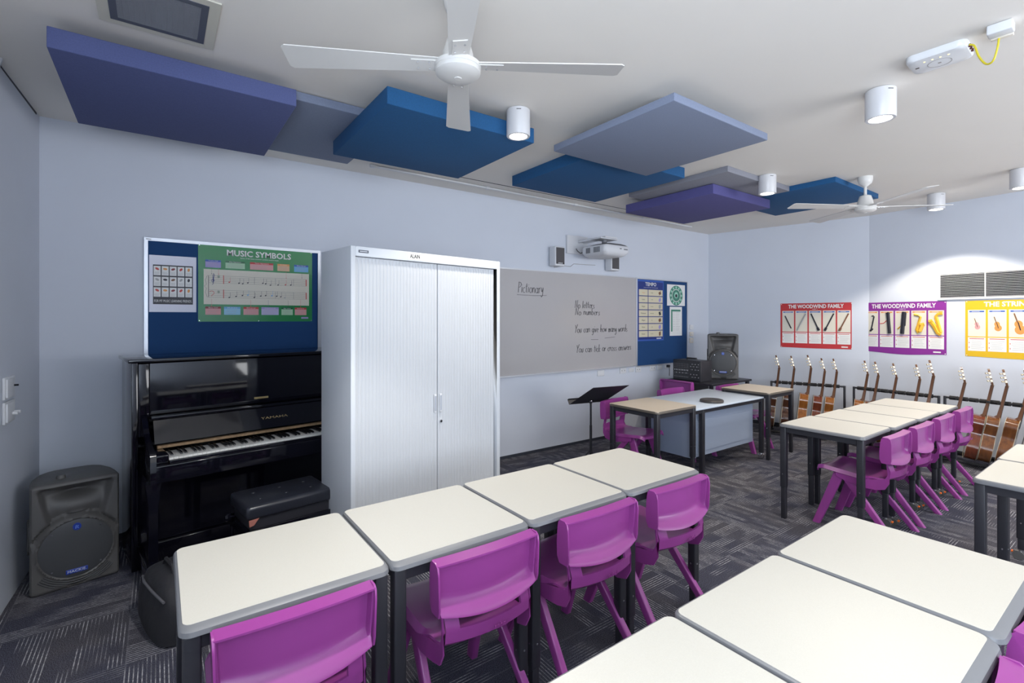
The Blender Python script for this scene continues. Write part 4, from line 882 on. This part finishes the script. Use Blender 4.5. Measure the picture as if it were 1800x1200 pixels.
for z,l,b in((1.14,'upper grey white switch plate at the left edge of the photo',0),(1.013,'lower switch plate with white knobs at the left edge of the photo',1)):
    y=3.635; t=thing('switch_plate',l,'switch',(lwall(y),y,z),math.atan2(LW0[1]-LW1[1],LW0[0]-LW1[0])-PI/2)
    m=MB(); m.box(.0008,.012,-.10,.075,-.057,.057,whitep,bev=.003); m.build('plate',t); m=MB(); m.box(.012,.020,-.09,.02,-.048,.048,whitep,bev=.003); m.build('inner_cover',t)
    m=MB()
    if b:
        for yy in(-.005,.045): m.cyl((.012,yy,-.012),(.040,yy,-.012),.009,whitep,n=12)
    else: m.cyl((.012,.055,.004),(.03,.055,.004),.005,ebony,n=10)
    m.build('knob',t)

# ------------------------------------------------------------------ guitars and racks
def make_guitar(wm,fm):
    t=thing('acoustic_guitar','guitar','guitar',group='acoustic guitars standing in the wall racks')
    W=[(0,.05),(.004,.08),(.02,.13),(.05,.165),(.10,.184),(.14,.187),(.18,.180),(.23,.150),(.27,.126),(.30,.121),(.33,.126),(.37,.139),(.405,.142),(.44,.128),(.465,.095),(.478,.05)]
    out=[(w_,z) for z,w_ in W]+[(-w_,z) for z,w_ in W][::-1]; n=len(out)
    def rib(y0,y1,mm,k=1.0,dz=0): m=MB(); m.add([(x*k,y0,z) for x,z in out]+[(x*k,y1,z) for x,z in out],[(i,(i+1)%n,n+(i+1)%n,n+i) for i in range(n)]+[list(range(n))[::-1],[n+i for i in range(n)]],mm,True); return m
    m=rib(-.046,.046,wm); bd=m.build('body',t)
    m=rib(-.0495,-.0462,fm,1.004); sb=m.build('soundboard',t)
    for y0,y1 in((-.0500,-.0455),(.0455,.0490)): 
        m=MB(); o2=[(x*1.012,z+(.001 if z>.24 else -.001)) for x,z in out]; m.add([(x,y0,z) for x,z in o2]+[(x,y1,z) for x,z in o2],[(i,(i+1)%n,n+(i+1)%n,n+i) for i in range(n)],bind,True); m.build('binding',bd)
    m=MB(); m.lathe([(.042,0),(.042,.0006),(.001,.0006)],ebony,n=28,M=T(0,-.0496,.335)@RX(PI/2)); m.lathe([(.056,0),(.056,.0004),(.044,.0004)],brown,n=28,M=T(0,-.0496,.335)@RX(PI/2),cap=False); m.build('sound_hole',sb)
    m=MB(); m.box(-.09,.09,-.058,-.0497,.125,.150,fretw,bev=.002); m.build('bridge',sb)
    m=MB(); m.rings([[(x*w_,y,z) for x,y in((-1,-.052),(1,-.052),(.7,-.052+d),(-.7,-.052+d))] for w_,d,z in((.029,.055,.470),(.028,.030,.50),(.026,.024,.60),(.0255,.022,.80),(.026,.022,.815))],neckw); nk=m.build('neck',t)
    m=MB(); m.box(-.027,.027,-.0565,-.0522,.39,.812,fretw); m.box(-.026,.026,-.0600,-.0522,.812,.818,bind); m.build('fretboard',nk)
    M=T(0,-.045,.812)@RX(math.radians(-20)); m=MB()
    hp=[(-.027,0),(.027,0),(.036,.03),(.036,.15),(.03,.165),(.012,.175),(0,.17),(-.012,.175),(-.03,.165),(-.036,.15),(-.036,.03)]; m.prism([(a,b) for a,b in hp],-.009,.009,headw,M=M@RX(PI/2)); hd=m.build('headstock',t)
    for s in(-1,1):
        m=MB(); m.box(s*.018-.006,s*.018+.006,-.0098,-.0088,.04,.145,fretw,M=M); m.build('string_slot',hd)
        for k in range(3):
            z=.05+.040*k; m=MB(); m.box(s*.036-.002,s*.036+.002,-.008,.008,z-.012,z+.012,pegm,M=M); m.cyl((s*.037,.0,z),(s*.040,.022,z),.0035,pegm,n=8,M=M); m.box(s*.040-.005,s*.040+.005,.020,.032,z-.008,z+.008,pegm,M=M,bev=.002); m.build('tuning_peg',hd)
    return t
gts=[make_guitar(woods[i],fm) for i,fm in ((0,spruce),(1,headw),(2,spruce),(3,headw))]
usedg=set()
def inst_guitar(k,x,y,z,leany,leanx,rz,label):
    g=gts[k] if k not in usedg else copy_tree(gts[k]); usedg.add(k); g['label']=label
    g.matrix_basis=T(x,y,z)@RZ(rz)@RX(leany)@RY(leanx); return g
def rack(P,Q,label):
    P=Vector((*P,0));Q=Vector((*Q,0)); d=(Q-P); L=d.length; rz=math.atan2(d.y,d.x)
    # local x along the bar, local +y ... wall side
    t=thing('guitar_rack',label,'guitar stand',tuple(P),rz,group='black folding guitar racks'); zb=.66
    foam=mat('black foam',(.016,.016,.018),.9,bump=.8,nscale=60)
    m=MB(); m.cyl((0,0,zb),(L,0,zb),.011,blk); ub=m.build('top_bar',t)
    m=MB(); n=9
    for k in range(n):
        a=.04+(L-.08)*k/n; b=.04+(L-.08)*(k+.86)/n; m.cyl((a,0,zb),(b,0,zb),.021,foam,n=10)
        if k: m.cyl((a-.006,-.0,zb),(a-.006,-.055,zb+.004),.012,foam,n=8)
    m.build('foam_sleeve',ub)
    for x in(0,L):
        m=MB(); m.tube([(x,0,zb+.012),(x,.0,.05),(x,.08,.02)],.013,blk); m.cyl((x,-.30,.018),(x,.13,.018),.013,blk); m.build('end_frame',t)
    for y in(-.20,.03):
        m=MB(); m.cyl((0,y,.045 if y<0 else .075),(L,y,.045 if y<0 else .075),.012,foam,n=10); m.build('rest_bar',t)
    return t
racks=[((6.62,3.24),(6.86,2.47)),((6.875,2.375),(6.79,1.555)),((6.835,1.515),(6.755,.715))]
for r,l in zip(racks,('black guitar rack nearest the room corner','middle black guitar rack below the purple poster','black guitar rack at the right edge, below the yellow poster')): rack(*r,l)
def onbar(r,px):
    # position on the rack line for a bearing column px of the frame
    P=Vector(racks[r][0]);Q=Vector(racks[r][1]); A=math.radians(54.1); u=(px-900)/857; d=Vector((math.cos(A)+u*math.sin(A),math.sin(A)-u*math.cos(A))); e=Q-P
    den=e.x*d.y-e.y*d.x; k=-(P.x*d.y-P.y*d.x)/den; return P+e*k
GU=[(0,3.185,1.00,3,'dark bodied guitar, farthest left in the corner rack'),(0,3.02,1.00,3,'dark guitar, second from the left in the corner rack'),(0,2.845,1.02,0,'amber bodied guitar, third from the left in the corner rack'),(0,2.70,.985,1,'reddish guitar, fourth in the corner rack, beside an amber one'),(0,2.58,.985,0,'amber bodied guitar at the right end of the corner rack'),
 (1,2.275,.985,0,'amber guitar at the left end of the middle rack'),(1,2.165,.98,2,'brown guitar, second from the left in the middle rack'),(1,1.985,.975,2,'brown guitar in the centre of the middle rack'),(1,1.77,.98,1,'reddish guitar, second from the right in the middle rack'),(1,1.66,1.04,2,'tallest standing guitar, at the right end of the middle rack'),
 (2,1.41,.985,3,'dark guitar at the left end of the rack below the yellow poster'),(2,1.20,.985,1,'red brown guitar with pale binding in the rack under the yellow poster'),(2,1.095,.99,2,'brown guitar third along the rack below the yellow poster'),(2,.95,1.0,2,'brown guitar showing its sound hole beside the right edge'),(2,.80,.97,1,'reddish guitar partly cut off by the right edge')]
GU=[g for g in GU]
for r,y,s,k,l in GU:
    P=Vector(racks[r][0]);Q=Vector(racks[r][1]); e=Q-P; q=(y-P.y)/e.y; p=P+e*q; rz=math.atan2(e.y,e.x)+PI/2   # local x across the bar
    lean=math.radians((6,8,10)[r]); rz=math.atan2(y,p.x)+math.radians(-4 if 'sound hole' in l else 2); off=.055
    fx_=p.x-off; fy=y
    # the base is shifted so that the neck rests on the bar at z=.66
    dy=math.tan(lean)*.60
    inst_guitar(k,fx_-.02,fy+dy-.02,.068,0,0,0,l)
    g=[o for o in bpy.data.objects if o.parent is None and o.get('label')==l][0]
    g.matrix_basis=T(fx_-.02,fy+dy,.072)@RZ(rz)@RX(lean)@RY(math.radians(3))@Matrix.Scale(s*.97,4)
# the remaining unclaimed prototypes (if any) are removed
for i,g in enumerate(gts):
    if i not in usedg:
        for c in [x for x in bpy.data.objects if x.parent==g]: bpy.data.objects.remove(c)
        bpy.data.objects.remove(g)
